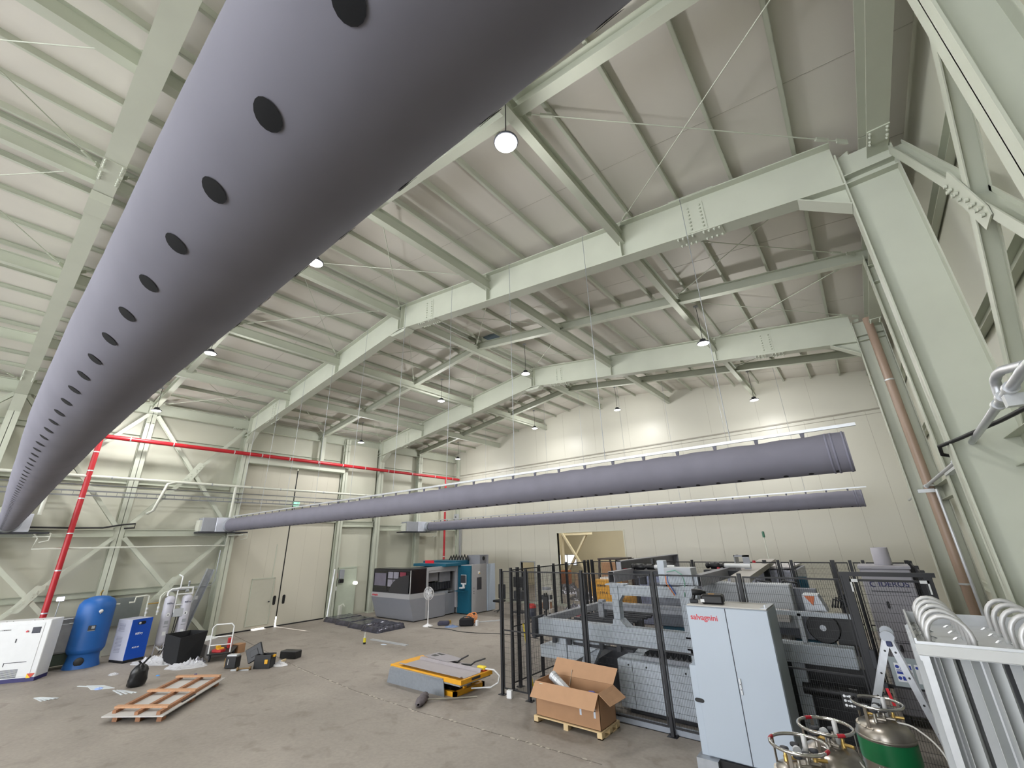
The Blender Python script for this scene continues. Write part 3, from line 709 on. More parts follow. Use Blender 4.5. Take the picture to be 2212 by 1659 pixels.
hg = MB().prism([(.0+.045*math.cos(a)*1.0+(.03 if math.cos(a) > 0 else -.03), .82+.03*math.sin(a)) for a in [k*PI/8 for k in range(16)]], -.016, -.012, 'y', T_((-.0, 0, 0))).build('grip_hole', blackp, t)
hg.location = (-.01, .0, .06)
text('brand_lettering', 'salvagnini', .118, mat('logo_red', (196,30,44), .4, var=0), T_((.055, -.0135, 2.06)) @ R_(PI/2, 4, 'X'), d1, bold=True)
MB().box(-.16, .16, -.12, .7, 0, .14).build('cable_tray_foot', galv, t)
MB().bbox(.16, 1.26, -.03, .7, 0, .14, .004).build('plinth', blackp, t)
g = MB().box(1.16, 1.26, .02, .68, 2.28, 2.29).box(1.22, 1.235, .05, .06, 2.25, 2.34); g.build('lifting_lug', galv, t)
# black tool case on the cabinet
t = thing('tool_case', 'black hard case with an orange label on top of the control cabinet', 'tool case', (-2.62, 8.42, 2.284), math.radians(8))
MB().bbox(0, .36, 0, .3, 0, .15, .03).build('case_body', blackp, t)
MB().box(.12, .22, .08, .16, .15, .152).build('label_sticker', mat('sticker_orange', (225,160,60), .5, var=0), t)
MB().box(-.001, .06, -.002, 0, .03, .08).build('white_sticker', white, t)
t = thing('cordless_drill', 'black cordless drill leaning on its charger on top of the control cabinet', 'power tool', (-2.74, 8.5, 2.284), math.radians(20))
g = MB().lathe([(.05, -.03), (.055, .02), (.05, .12), (.025, .16), (.02, .2)], 14, 'x', (.0, .06, .17)); g.tube([(0, .06, .15), (-.03, .06, .05)], .028, 10); g.build('drill_body', blackp, t)
MB().bbox(-.09, .05, -.0, .12, 0, .06, .012).build('battery', dark, t)
MB().lathe([(.03, .1), (.03, .115)], 12, 'x', (0, .06, .17)).build('colour_ring', mat('ring_orange', (230,90,40), .5, var=0), t)
# ------------------------------------------------ sheet loading machine inside the fence
mg = mat('bender_grey', (186,194,204), .5, var=.03, scale=2)
def mpart(name, lab, cat, loc, parts, group=None, rz=0):
    t = thing(name, lab, cat, loc, rz, group); M0 = T_(-Vector(loc))
    for nm, m, fn in parts:
        g = MB(M0 if rz == 0 else Matrix()); fn(g); g.build(nm, m, t)
    return t
def bf(g):
    g.bbox(-7.05, -3.1, 9.62, 9.84, 1.22, 1.58, .01)
    for z in (1.3, 1.5): g.box(-6.95, -3.1, 9.6, 9.62, z-.015, z+.015)
def endp(g): g.bbox(-7.13, -7.05, 9.5, 9.95, 1.16, 1.62, .01); g.bbox(-7.17, -7.13, 9.52, 9.93, 1.18, 1.6, .006)
def legs(g):
    g.bbox(-6.62, -6.3, 9.7, 10.0, 0, 1.22, .01); g.bbox(-7.1, -6.62, 9.75, 10.3, .72, .98, .01)
    g.prism([(-6.28, .66), (-5.2, 1.22), (-6.28, 1.22), ], 9.72, 9.76, 'y'); g.prism([(-6.3, 0), (-6.1, 0), (-5.35, 1.22), (-5.75, 1.22)], 9.8, 9.95, 'y')
    g.bbox(-7.05, -6.8, 12.6, 12.85, 0, 1.42, .01); g.bbox(-3.2, -2.95, 12.6, 12.85, 0, 1.5, .01); g.bbox(-3.35, -3.05, 9.6, 9.9, 1.0, 1.3, .01)
def portal(g):
    g.bbox(-4.93, -4.77, 9.6, 9.8, 1.6, 2.42, .006); g.prism([(-5.0, 1.58), (-4.62, 1.58), (-4.68, 1.63), (-4.77, 1.72), (-4.93, 1.72), (-4.95, 1.63)], 9.56, 9.86, 'y')
    g.bbox(-4.98, -3.05, 9.62, 9.78, 2.2, 2.4, .006); g.box(-5.05, -4.6, 9.56, 9.84, 2.4, 2.43); g.prism([(-4.77, 2.2), (-4.68, 2.2), (-4.77, 2.08)], 9.62, 9.78, 'y')
    g.bbox(-3.4, -3.08, 9.6, 9.85, 1.2, 2.42, .006)
def sides(g):
    g.bbox(-7.05, -6.9, 9.84, 12.85, 1.42, 1.6, .01); g.bbox(-7.05, -3.0, 12.72, 12.88, 1.42, 1.6, .01); g.bbox(-6.1, -3.1, 12.2, 12.4, 1.5, 1.68, .01)
    g.box(-6.0, -3.0, 11.0, 11.12, 1.68, 1.82); g.box(-6.0, -3.0, 10.95, 11.2, 1.82, 1.84); g.bbox(-6.05, -5.9, 10.95, 11.15, 1.1, 1.9, .01)
t = mpart('loading_frame', 'long grey machine frame with a square portal standing behind the fence', 'machine', (-5, 10.5, 0), [('front_beam', mg, bf), ('end_plate', dark, endp), ('support_leg', mg, legs), ('portal_arch', mg, portal), ('cross_beam', grey, sides)])
def rollers(g):
    for k in range(9): g.lathe([(.03, -6.5+.0), (.03, -4.9)], 8, 'x', (0, 10.2+k*.28, 1.5))
g = MB(T_((5, -10.5, 0))); rollers(g); g.build('transport_roller', dark, t)
g = MB(T_((5, -10.5, 0)))
for k in range(5): g.bbox(-6.6+k*.42, -6.5+k*.42, 9.56, 9.62, 1.1, 1.24, .005)
g.bbox(-6.1, -4.6, 9.7, 9.8, 1.08, 1.14, .005); g.build('pneumatic_fitting', dark, t)
g = MB(T_((5, -10.5, 0)))
g.prism([(-6.1, .55), (-4.95, 1.2), (-4.6, 1.2), (-5.6, .3), (-6.1, .2)], 10.3, 10.34, 'y'); g.bbox(-6.9, -5.05, 10.3, 12.3, .05, .5, .02); g.build('dark_gearing', dark, t)
# brush table block
def blk_(g):
    g.bbox(-4.95, -3.36, 9.6, 11.3, .1, .97, .01); g.bbox(-3.34, -2.3, 9.9, 11.3, .1, .97, .01)
t = mpart('brush_table', 'grey boxy machine base with a black bristle bed on top', 'machine', (-4, 10.4, 0), [
    ('base_cabinet', mg, blk_), ('sub_frame', dark, lambda g: g.bbox(-4.8, -2.4, 9.7, 11.2, 0, .1)),
    ('bristle_tray', grey, lambda g: g.bbox(-4.45, -2.35, 9.72, 11.1, .97, 1.05, .005)),
    ('bristle_bed', blackp, lambda g: [g.prism([(-4.4+k*.11, 1.05), (-4.32+k*.11, 1.05), (-4.36+k*.11, 1.12)], 9.74, 11.08, 'y') for k in range(18)]),
    ('panel_seam', dark, lambda g: (g.box(-4.62, -4.612, 9.595, 9.6, .12, .95),)),
    ('bolt', blackp, lambda g: [g.lathe([(.018, 9.59), (.018, 9.6)], 10, 'y', (x, 0, .88)) for x in (-4.3, -3.5, -4.9+.2)])])
# hollow box beams on top, along y
def hollow(x0, x1, y0, y1, z0, z1, th=.012):
    def f(g):
        g.box(x0, x1, y0, y1, z0, z0+th).box(x0, x1, y0, y1, z1-th, z1).box(x0, x0+th, y0, y1, z0+th, z1-th).box(x1-th, x1, y0, y1, z0+th, z1-th)
        g.box(x0+th, x1-th, y1-.02, y1, z0+th, z1-th)
    return f
tube_m = mat('raw_tube_grey', (140,140,146), .5, .2, var=.05)
mpart('box_beam', 'hollow square-ended steel beam resting on the portal arch', 'beam', (-5, 11.7, 2.43), [('beam_tube', tube_m, hollow(-5.08, -4.93, 9.82, 13.5, 2.43, 2.67))], 'hollow beams on top of the machine')
mpart('box_beam', 'hollow square-ended steel beam above the drill on the cabinet', 'beam', (-3.1, 11.8, 2.4), [('beam_tube', tube_m, hollow(-3.2, -3.02, 9.95, 13.6, 2.4, 2.62))], 'hollow beams on top of the machine')
def bigplate(g):
    g.box(-5.3, -5.28, 10.7, 14.9, 2.45, 2.86); g.box(-5.3, -5.12, 10.7, 14.9, 2.84, 2.86); g.box(-5.3, -5.15, 10.7, 10.72, 2.45, 2.86); g.box(-5.3, -5.12, 14.88, 14.9, 2.4, 2.86)
mpart('side_plate', 'long folded grey plate standing highest on the machine', 'panel', (-5.3, 12.8, 2.45), [('folded_plate', tube_m, bigplate), ('plate_bracket', dark, lambda g: g.bbox(-5.28, -5.1, 12.0, 12.1, 2.2, 2.45))])
mpart('side_plate', 'pale sloped cover plate over the far end of the machine', 'panel', (-2.6, 13, 2.45), [('folded_plate', mat('beige_plate', (168,164,158), .5, var=.03), lambda g: g.prism([(11.2, 2.4), (14.9, 2.62), (14.9, 2.72), (11.2, 2.52)], -2.75, -2.35, 'x'))])
def motor(g, x0, x1, y, z, r):
    g.lathe([(r*.5, x0), (r*.9, x0+.02), (r*.9, x0+.08), (r*.6, x0+.09), (r*.6, x0+.12), (r, x0+.13), (r, x0+.32), (r*.7, x0+.34), (r*.5, x0+.4), (r*.9, x0+.42), (r*.9, x1)], 18, 'x', (0, y, z))
mpart('spindle_drive', 'black ribbed spindle motor lying on the machine above a red knob', 'motor', (-4.8, 11, 2.55), [
    ('motor_body', blackp, lambda g: motor(g, -5.0, -4.4, 11, 2.71, .075)), ('shaft_cover', white, lambda g: g.lathe([(.045, -4.4), (.045, -3.9)], 14, 'x', (0, 11, 2.71))),
    ('mount_plate', dark, lambda g: g.bbox(-4.98, -4.0, 10.9, 11.1, 2.5, 2.62)), ('red_knob', mat('knob_red', (170,20,40), .4, var=0), lambda g: g.lathe([(.05, -5.2), (.05, -5.1)], 12, 'x', (0, 10.95, 2.62))), ('support_rod', blackp, lambda g: g.box(-4.45, -4.4, 10.95, 11.05, 2.78, 2.9))], 'spindle motors on top of the machine')
mpart('spindle_drive', 'black spindle motor with a white roller near the pale cover plate', 'motor', (-3.2, 12.3, 2.55), [
    ('motor_body', blackp, lambda g: motor(g, -3.55, -3.1, 12.3, 2.68, .085)), ('shaft_cover', white, lambda g: g.lathe([(.05, -3.1), (.05, -2.5)], 14, 'x', (0, 12.3, 2.68))),
    ('mount_plate', dark, lambda g: g.bbox(-3.6, -2.7, 12.2, 12.4, 2.45, 2.58)), ('red_knob', mat('knob_red', (170,20,40), .4), lambda g: (g.lathe([(.045, 0), (.03, .05)], 12, 'z', (-3.2, 12.1, 2.6)), g.lathe([(.045, 0), (.03, .05)], 12, 'z', (-2.45, 12.5, 2.74)))),
    ('bracket_frame', grey, lambda g: (g.box(-2.85, -2.83, 12.3, 12.7, 2.6, 2.92), g.box(-2.65, -2.5, 12.3, 12.32, 2.6, 2.92), g.box(-2.85, -2.5, 12.3, 12.34, 2.88, 2.92)))], 'spindle motors on top of the machine')
mpart('junction_box', 'white-grey junction box with coloured cables hanging from it', 'electrical box', (-3.45, 10, 2.6), [
    ('box_body', lgrey, lambda g: g.bbox(-3.78, -3.2, 9.95, 10.35, 2.62, 2.76, .006)),
    ('box_stand', mg, lambda g: (g.bbox(-3.98, -3.82, 10.1, 10.3, 2.4, 2.9), g.box(-3.9, -3.1, 10.0, 10.1, 2.42, 2.62))),
    ('blue_cable', mat('cable_blue', (30,80,170), .5, var=0), lambda g: g.tube([(-3.7, 9.9, 2.63), (-3.6, 9.62, 2.5), (-3.52, 9.58, 2.4), (-3.45, 9.57, 2.28)], .01, 6)),
    ('orange_cable', mat('cable_orange', (225,120,50), .5, var=0), lambda g: g.tube([(-3.74, 9.9, 2.62), (-3.64, 9.62, 2.48), (-3.56, 9.58, 2.38), (-3.48, 9.57, 2.26)], .01, 6)),
    ('green_cable', mat('cable_green', (120,165,150), .5, var=0), lambda g: g.tube([(-3.7, 9.9, 2.68), (-3.5, 9.85, 2.72), (-3.35, 9.8, 2.64), (-3.28, 9.7, 2.5), (-3.28, 9.57, 2.25)], .012, 6))])
t = thing('drive_unit', 'dark bulky press body in the middle of the fenced machine', 'machine', (-3, 12, 0))
M0 = T_((3, -12, 0))
MB(M0).bbox(-4.6, -1.2, 11.5, 12.9, .0, 1.35, .03).build('press_body', teal, t)
MB(M0).bbox(-4.8, -1.2, 11.45, 11.6, 1.35, 2.3, .01).build('press_beam', mat('press_grey', (120,124,134), .5, var=.04), t)
g = MB(M0)
for k in range(6): g.bbox(-4.4+k*.5, -4.2+k*.5, 11.3, 11.45, 2.0+.0*k, 2.25, .01); g.tube([(-4.3+k*.5, 11.35, 2.25), (-4.25+k*.5, 11.3, 2.45), (-4.0+k*.5, 11.4, 2.4)], .02, 6)
g.build('hose_bundle', blackp, t)
MB(M0).bbox(-3.35, -1.6, 11.0, 11.4, 1.6, 2.4, .01).build('guard_panel', lgrey, t)
# machine part visible behind/beside the cabinet: conveyor, flywheel disc
t = mpart('outfeed_conveyor', 'grey outfeed conveyor with a big black disc behind the mesh, near the ladder', 'machine', (-1.4, 10.6, 0), [
    ('conveyor_beam', mg, lambda g: (g.bbox(-3.0, -.72, 10.0, 10.3, 1.22, 1.52, .01), g.bbox(-1.72, -1.52, 10.1, 10.25, 0, 1.22, .01), g.box(-1.9, -.6, 10.2, 10.3, 1.95, 2.02))),
    ('black_disc', blackp, lambda g: (g.lathe([(.24, 10.35), (.26, 10.37), (.26, 10.42), (.1, 10.43)], 28, 'y', (-1.12, 0, 1.76)), g.bbox(-.95, -.55, 10.4, 10.9, 1.5, 1.95))),
    ('disc_hub', galv, lambda g: g.lathe([(.05, 10.32), (.05, 10.36)], 14, 'y', (-1.12, 0, 1.76))),
    ('upright_plate', galv, lambda g: (g.bbox(-1.48, -1.4, 10.2, 10.3, 1.5, 2.0), g.prism([(-1.35, 2.0), (-1.0, 2.0), (-1.1, 2.28), (-1.35, 2.28)], 10.5, 10.9, 'y'))),
    ('pneumatic_hose', blackp, lambda g: [g.tube([(-.9+k*.04, 10.4, 2.1), (-.85+k*.05, 10.3, 2.25+.03*k), (-.7+k*.03, 10.35, 2.2), (-.6, 10.4, 2.0-.05*k)], .016, 6) for k in range(6)]),
    ('dark_trunk', blackp, lambda g: (g.lathe([(.09, -1.6), (.09, -.6)], 12, 'x', (0, 10.0, .85)), g.bbox(-2.25, -.6, 10.4, 11.4, .0, 1.15))),
    ('orange_part', mat('rust_orange', (200,110,70), .6), lambda g: g.prism([(-1.32, 2.26), (-1.15, 2.26), (-1.2, 2.1)], 10.48, 10.5, 'y'))])
t = thing('wooden_pallet', 'rough brown pallet carrying steel sheets behind the mesh fence', 'pallet', (-2.3, 11.2, 1.0))
MB().box(-.5, .5, -.6, .6, .0, .03).box(-.5, .5, -.6, .6, .12, .15).build('pallet_deck', woodp, t)
g = MB()
for x in (-.45, 0, .45):
    for y in (-.5, 0, .5): g.box(x-.05, x+.05, y-.07, y+.07, .03, .12)
g.build('pallet_block', woodp, t)
for k, (z, lb) in enumerate(((1.15, 'lower thick stack of pale sheets on the brown pallet'), (1.75, 'upper stack of pale sheets above the pallet, beside black posts'))):
    tag(MB(T_((0, 0, 0))).bbox(-2.9, -1.78+k*.1, 10.7, 11.9, z, z+(.2 if k else .25), .004).build('sheet_stack', mat('pale_sheet', (188,184,182), .5, var=.03)), lb, 'metal sheets')
t = thing('sheet_shelf', 'grey table under the pallet of sheets behind the mesh', 'table', (-2.3, 11.2, 0))
MB().box(-.6, .6, -.65, .65, .92, 1.0).build('table_top', mg, t)
for x in (-.52, .52):
    for y in (-.55, .55): MB().box(x-.05, x+.05, y-.05, y+.05, 0, .92).build('leg', mg, t)
t = thing('sheet_rack', 'large pale cabinet block roofed with long white panels, behind the cover plate', 'machine', (-2.6, 15.5, 0))
MB().bbox(-1.0, .72, -1.2, 1.2, 0, 2.45, .01).build('rack_body', mat('lavender_white', (186,188,204), .5, var=.03), t)
for k in range(5):
    MB().box(-.95+.33*k, -.64+.33*k, -1.15, 1.15, 2.45+.012*k, 2.49+.012*k).build('roof_panel', mat('off_white_panel', (206,202,204), .5, var=.04), t)
t = thing('teal_panel', 'dark teal board standing behind the mesh fence', 'board', (-1.75, 14.4, 0))
MB().box(-.3, .1, 0, .04, 1.2, 2.3).build('board', teal, t); MB().box(-.13, -.07, .04, .1, 0, 2.2).build('leg', blackp, t)
# dust collector
t = thing('dust_collector', 'grey dust collector with a round stack on top, behind the mesh near the wall', 'dust collector', (0.0, 12.3, 0))
gm = mat('collector_grey', (158,156,164), .5, var=.03)
MB().bbox(-.4, .4, -.35, .45, .15, 2.66, .02).build('collector_body', gm, t)
MB().bbox(-.42, .42, -.37, .47, 2.66, 2.72, .01).build('collector_lid', gm, t)
MB().lathe([(.15, 2.72), (.145, 3.06), (.13, 3.06), (.13, 2.8)], 28, org=(.02, .05, 0)).build('exhaust_stack', gm, t)
g = MB()
for x in (-.34, .34):
    for y in (-.3, .4): g.box(x-.04, x+.04, y-.04, y+.04, 0, .15)
g.build('foot', dark, t)
text('maker_lettering', 'IDEROS', .14, mat('logo_navy', (30,34,90), .5, var=0), T_((-.16, -.352, 2.34)) @ R_(PI/2, 4, 'X'), t, bold=True)
MB().prism([(-.24+.06*math.cos(a), 2.38+.06*math.sin(a)) for a in [math.radians(d) for d in range(60, 301, 20)]]+[(-.24+.035*math.cos(a), 2.38+.035*math.sin(a)) for a in [math.radians(d) for d in range(300, 59, -20)]], -.353, -.35, 'y').build('logo_mark', mat('logo_navy', (30,34,90)), t)
g = MB()
for z in (2.25, 1.35): g.box(-.3, .3, -.36, -.35, z-.006, z+.006)
g.build('panel_groove', dark, t)
g = MB()
for z in (1.95, 1.2): g.bbox(-.12, -.08, -.39, -.35, z, z+.12)
g.build('latch', blackp, t)
# signal light pole behind machine
t = thing('signal_tower', 'thin pole with a small green signal lamp above the machine', 'signal light', (-2.6, 15.4, 0))
MB().lathe([(.015, 2.4), (.015, 3.3)], 8).build('pole', pvc, t); MB().lathe([(.035, 3.3), (.035, 3.46), (0, 3.48)], 12).build('signal_lamp', mat('signal_green', (60,110,90), .4, var=0), t)
# safety notice board on the gate
t = thing('notice_board', 'grey plate with blue, red and yellow safety notices hanging on the gate', 'sign', (-.27, 8.93, 1.32))
MB().box(0, .52, 0, .006, 0, .36).build('backing_plate', mat('plate_grey', (150,160,165), .5, var=.03), t)
bm_ = mat('notice_blue', (38,60,150), .5, var=0); wm_ = mat('notice_white', (225,228,232), .5, var=0)
MB().box(.05, .24, -.003, 0, .06, .29).box(.27, .46, -.003, 0, .06, .29).build('notice_sheet', wm_, t)
g = MB()
for zc in (.245, .105): g.lathe([(.022, -.005), (.022, -.003)], 14, 'y', (.078, 0, zc)); g.box(.108, .232, -.005, -.003, zc-.025, zc+.025)
g.box(.06, .232, -.005, -.003, .155, .185); g.box(.33, .45, -.005, -.003, .225, .275); g.lathe([(.018, -.005), (.018, -.003)], 14, 'y', (.295, 0, .25)); g.build('notice_blue_field', bm_, t)
MB().box(.33, .45, -.005, -.003, .16, .21).build('notice_red_field', mat('notice_red', (200,40,50), .5, var=0), t)
MB().box(.33, .45, -.005, -.003, .08, .14).build('notice_yellow_field', mat('notice_yellow', (235,205,60), .5, var=0), t)
text('notice_lettering', 'pwindobw', .03, bm_, T_((.06, -.0045, .195)) @ R_(PI/2, 4, 'X'), t, bold=True)
# ------------------------------------------------ ladder
def ladder():
    t = thing('folding_ladder', 'silver folding ladder standing open behind the gas bottles', 'ladder', (-.18, 7.95, 0))
    for s_, xb in ((-1, -.82), (1, .46)):
        for y in (-.0, .38):
            M1, L1 = MB().frame((0, y, 2.1), (xb, y, 0.02), (0, 1, 0))
            g = MB().box(0, L1, -.035, .035, -.012, .012, M1)
            rl = g.build('rail', alu, t)
            g = MB()
            for k in range(7): g.lathe([(.013, -.0135), (.013, -.0125)], 8, 'z', (0, 0, 0), M1 @ T_((.18+k*.28, 0, 0)))
            g.build('rung_end', blackp, rl)
        for k in range(7):
            f_ = (.18+k*.28)/2.15; x = xb*f_; z = 2.1-2.08*f_
            MB().box(x-.015, x+.015, 0, .38, z-.012, z+.012).build('rung', alu, t)
    for y in (-.0, .38):
        MB().prism([(.0+.075*math.cos(a), 2.1+.065*math.sin(a)) for a in [k*PI/7 for k in range(14)]], y-.022, y+.022, 'y').build('hinge', mat('hinge_grey', (165,170,178), .45, .2), t)
    MB().bbox(-.03, .03, -.05, -.02, 1.99, 2.05, .008).build('hinge_lock', mat('hinge_blue', (40,50,90), .5, var=0), t)
ladder()
# ------------------------------------------------ liquid gas bottles
stl = mat('brushed_stainless', (150,144,136), .3, .85, var=.1, scale=7)
stc = mat('polished_ring', (190,188,185), .18, .95, var=.02)
brass = mat('brass', (190,160,95), .35, .8, var=.05)
redtape = mat('red_tape', (170,30,45), .5, var=0)
hosem = mat('white_hose', (200,198,192), .5, var=.03)
def bottle(x, y, lab, ringz=1.62, green=False, hangul=None, rz=0, tape=True):
    t = thing('gas_bottle', lab, 'gas bottle', (x, y, 0), rz, 'stainless liquid gas bottles')
    R = .255
    MB().lathe([(.18, 0), (.22, .01), (R, .08), (R, 1.33), (R*.97, 1.38), (R*.82, 1.44), (R*.5, 1.48), (.05, 1.49), (0, 1.49)], 40).build('bottle_body', stl, t)
    MB().lathe([(R+.002, 1.32), (R+.008, 1.325), (R+.008, 1.34), (R+.002, 1.345)], 40).build('shoulder_seam', stl, t)
    rg = MB().torus((0, 0, ringz), .225, .014, 48, 10).build('handling_ring', stc, t)
    if tape:
        g = MB()
        for a0 in (2.6, 5.6):
            g.tube([(.225*math.cos(a0+k*.05), .225*math.sin(a0+k*.05), ringz) for k in range(7)], .0155, 10)
        g.build('red_tape', redtape, rg)
    for a in (.6, 2.6, 4.2):
        MB().bar((.222*math.cos(a), .222*math.sin(a), ringz), (.22*math.cos(a), .22*math.sin(a), 1.38), .03, .006, (math.cos(a), math.sin(a), 0)).build('ring_post', stl, t)
    for k, (a, rr, col) in enumerate(((0.3, .12, brass), (1.7, .13, stl), (3.0, .12, brass), (4.4, .13, stl), (5.3, .07, stl))):
        g = MB(); cx_, cy_ = rr*math.cos(a), rr*math.sin(a); z0 = 1.455
        g.lathe([(.02, 0), (.02, .06), (.014, .065), (.014, .1)], 12, org=(cx_, cy_, z0)).lathe([(.014, 0), (.014, .09)], 10, 'x', (cx_, cy_, z0+.05))
        v = g.build('valve', col, t)
        MB().lathe([(.012, .0), (.035, .005), (.038, .015), (.035, .025), (.01, .028)], 14, org=(cx_, cy_, z0+.1)).build('valve_knob', dark, v)
    g = MB(); g.lathe([(.035, 0), (.035, .03)], 18, 'y', (-.02, -.02, 1.57)).tube([(-.02, 0, 1.48), (-.02, 0, 1.57)], .008, 8); g.build('pressure_gauge', galvl, t)
    MB().lathe([(.018, 1.47), (.022, 1.5), (.022, 1.66), (.015, 1.67), (0, 1.67)], 14, org=(.06, .06, 0)).build('level_gauge', mat('clear_gauge', (190,190,190), .2, var=.02), t)
    g = MB()
    for k in range(5):
        a = 2.9+k*.33; x0, y0, z0 = .2*math.cos(a), .2*math.sin(a), 1.437
        M1 = T_((x0, y0, z0)) @ R_(a, 4, 'Z') @ R_(math.radians(24), 4, 'Y')
        g.box(-.035, .035, -.03, .03, -.001, .001, M1)
    g.build('paper_label', mat('label_paper', (205,196,182), .6, var=.05), t)
    if green:
        g = MB().lathe([(R+.003, 1.13), (R+.003, 1.315)], 40); g.f = g.f[:-2] if len(g.f[-1]) > 4 else g.f; g.sm = g.sm[:len(g.f)]; g.build('green_band', mat('band_green', (14,108,62), .4, var=.03), t)
        g = MB().lathe([(R+.003, .7), (R+.003, 1.04)], 40); g.f = g.f[:-2]; g.sm = g.sm[:-2]; g.build('green_band', mat('dark_band_green', (40,72,56), .4, var=.03), t)
    if hangul:
        tx, z, s_, a0 = hangul
        o = text('stencil_lettering', tx, s_, mat('stencil_white', (226,224,220), .5, var=0), Matrix(), t, .0005, True)
        me = o.data; w = max(v.co.x for v in me.vertices)
        import bmesh
        bm = bmesh.new(); bm.from_mesh(me); bmesh.ops.subdivide_edges(bm, edges=bm.edges[:], cuts=1); bm.to_mesh(me); bm.free()
        for v in me.vertices:
            th = a0+(v.co.x-w/2)/R; rr = R+.0045+v.co.z; v.co = Vector((rr*math.cos(th), rr*math.sin(th), z+v.co.y))
    return t
aim = math.atan2(-5.2, .98)
bottle(-.98, 5.22, 'stainless gas bottle closest to the grey cabinet, its ring lowest in view', rz=.3)
bottle(-.82, 5.80, 'stainless gas bottle between the other two, red tape on its ring', rz=-.4, hangul=('삼화가', 1.2, .1, -1.25+.4))
bottle(-.42, 6.82, 'stainless gas bottle with a broad green band, in front of the ladder', green=True, hangul=('삼화가스', 1.045, .085, -1.5), tape=False)
# black card with symbols hanging on the green banded bottle
t = thing('warning_card', 'black card with white symbols hanging beside the green banded bottle ring', 'card', (-.72, 6.9, 1.5))
MB().box(-.02, .13, 0, .003, 0, .16).build('card', blackp, t)
g = MB()
for i in range(3):
    for j in range(2): g.lathe([(.014, -.003), (.014, -.001)], 8, 'y', (.01+.05*j, 0, .03+.045*i)); g.box(.03+.05*j, .045+.05*j, -.003, -.001, .022+.045*i, .036+.045*i)
g.build('white_symbol', wm_, t)
def hose(lab, pts, r=.009, m=hosem, cat='hose', name='gas_hose'):
    # smooth through points (Catmull-Rom)
    P_ = [Vector(p) for p in pts]; out = []
    P2 = [P_[0]]+P_+[P_[-1]]
    for i in range(1, len(P2)-2):
        for k in range(8):
            t = k/8; a, b_, c, d = P2[i-1:i+3]
            out.append(.5*((2*b_)+(c-a)*t+(2*a-5*b_+4*c-d)*t*t+(3*b_-a-3*c+d)*t**3))
    out.append(P_[-1]); o0 = P_[0]
    g = MB(T_(-o0)).tube(out, r, 8); o = g.build(name, m); o.location = o0; return tag(o, lab, cat)
hose('thin pale hose arching from the green banded bottle down along the fins', [(-.3, 6.8, 1.47), (-.14, 6.75, 1.46), (0.03, 6.6, 1.3), (.06, 6.4, .9), (.05, 6.3, .4), (.05, 6.3, .02)])
hose('pale hose bending from the brass valve of the middle bottle', [(-.66, 5.78, 1.44), (-.56, 5.7, 1.36), (-.5, 5.6, 1.2), (-.48, 5.55, .9), (-.45, 5.5, .4)])
hose('pale hose looping in front between the bottles', [(-.85, 5.1, 1.42), (-.68, 5.0, 1.36), (-.5, 5.0, 1.32), (-.38, 5.1, 1.42), (-.25, 5.2, 1.42)])
t = thing('gas_manifold', 'white and brass pipe manifold at the foot of the finned vaporiser', 'manifold', (-.2, 5.3, 0))
MB().tube([(0, 0, 0), (0, 0, 1.38)], .02, 10).lathe([(.04, 1.36), (.045, 1.38), (.045, 1.48), (.03, 1.5), (0, 1.5)], 18, org=(.02, 0, 0)).build('manifold_pipe', white, t)
MB().tube([(-.25, 0, 1.38), (.0, 0, 1.38)], .014, 10).build('brass_fitting', brass, t)
MB().tube([(-.08, 0, 1.38), (-.08, 0, 1.5), (-.13, 0, 1.52)], .012, 8).build('steel_tap', galvl, t)
t = thing('red_lever', 'bright red lever behind the ladder leg', 'lever', (-.38, 8.9, 1.28))
MB().bar((0, 0, .0), (.035, -.02, -.2), .035, .02).build('lever_handle', mat('lever_red', (210,30,45), .4, var=0), t); MB().bbox(-.03, .03, .0, .06, -.04, .06).build('lever_mount', dark, t)
# ------------------------------------------------ finned vaporiser
t = thing('finned_vaporiser', 'tall silver finned vaporiser with curved tubes on top, by the column', 'vaporiser', (.07, 5.2, 0))
alf = mat('fin_aluminium', (196,199,200), .42, .25, var=.04, scale=5)
X0 = [0.08+.27*k for k in range(4)]; Y0 = [.12+.335*k for k in range(5)]
for i, x in enumerate(X0):
    for j, y in enumerate(Y0):
        g = MB(T_((x, y, 0)))
        g.lathe([(.02, .25), (.02, 2.47)], 10)
        for k in range(8):
            a = k*PI/4+.2; g.bar((0, 0, .45) if False else (math.cos(a)*.065, math.sin(a)*.065, .45), (math.cos(a)*.065, math.sin(a)*.065, 2.44), .003, .12, (math.cos(a), math.sin(a), 0))
        g.build('fin_tube', alf, t)
g = MB()
g.box(-.0, 1.0, -.03, -.015, 2.44, 2.54).box(0, 1.0, 1.68, 1.695, 2.44, 2.54).box(-.015, .0, -.03, 1.695, 2.4, 2.56).box(1.0, 1.015, -.03, 1.695, 2.44, 2.54)
g.box(0, 1.0, -.03, 1.69, 2.435, 2.441)
g.build('top_frame', galvl, t)
MB().bbox(-.02, 1.0, -.05, -.03, 2.44, 2.52, .006).build('front_rail', mat('painted_rail', (198,200,200), .5, var=.03), t)
g = MB()
for y in Y0:
    for x in X0:
        for k in range(6):
            a = k*PI/3; M1 = T_((x+.07*math.cos(a), y+.07*math.sin(a), 2.445)) @ R_(a+.6, 4, 'Z') @ R_(.5, 4, 'Y'); g.box(-.03, .03, -.012, .012, -.002, .002, M1)
g.build('fin_tip', galvl, t)
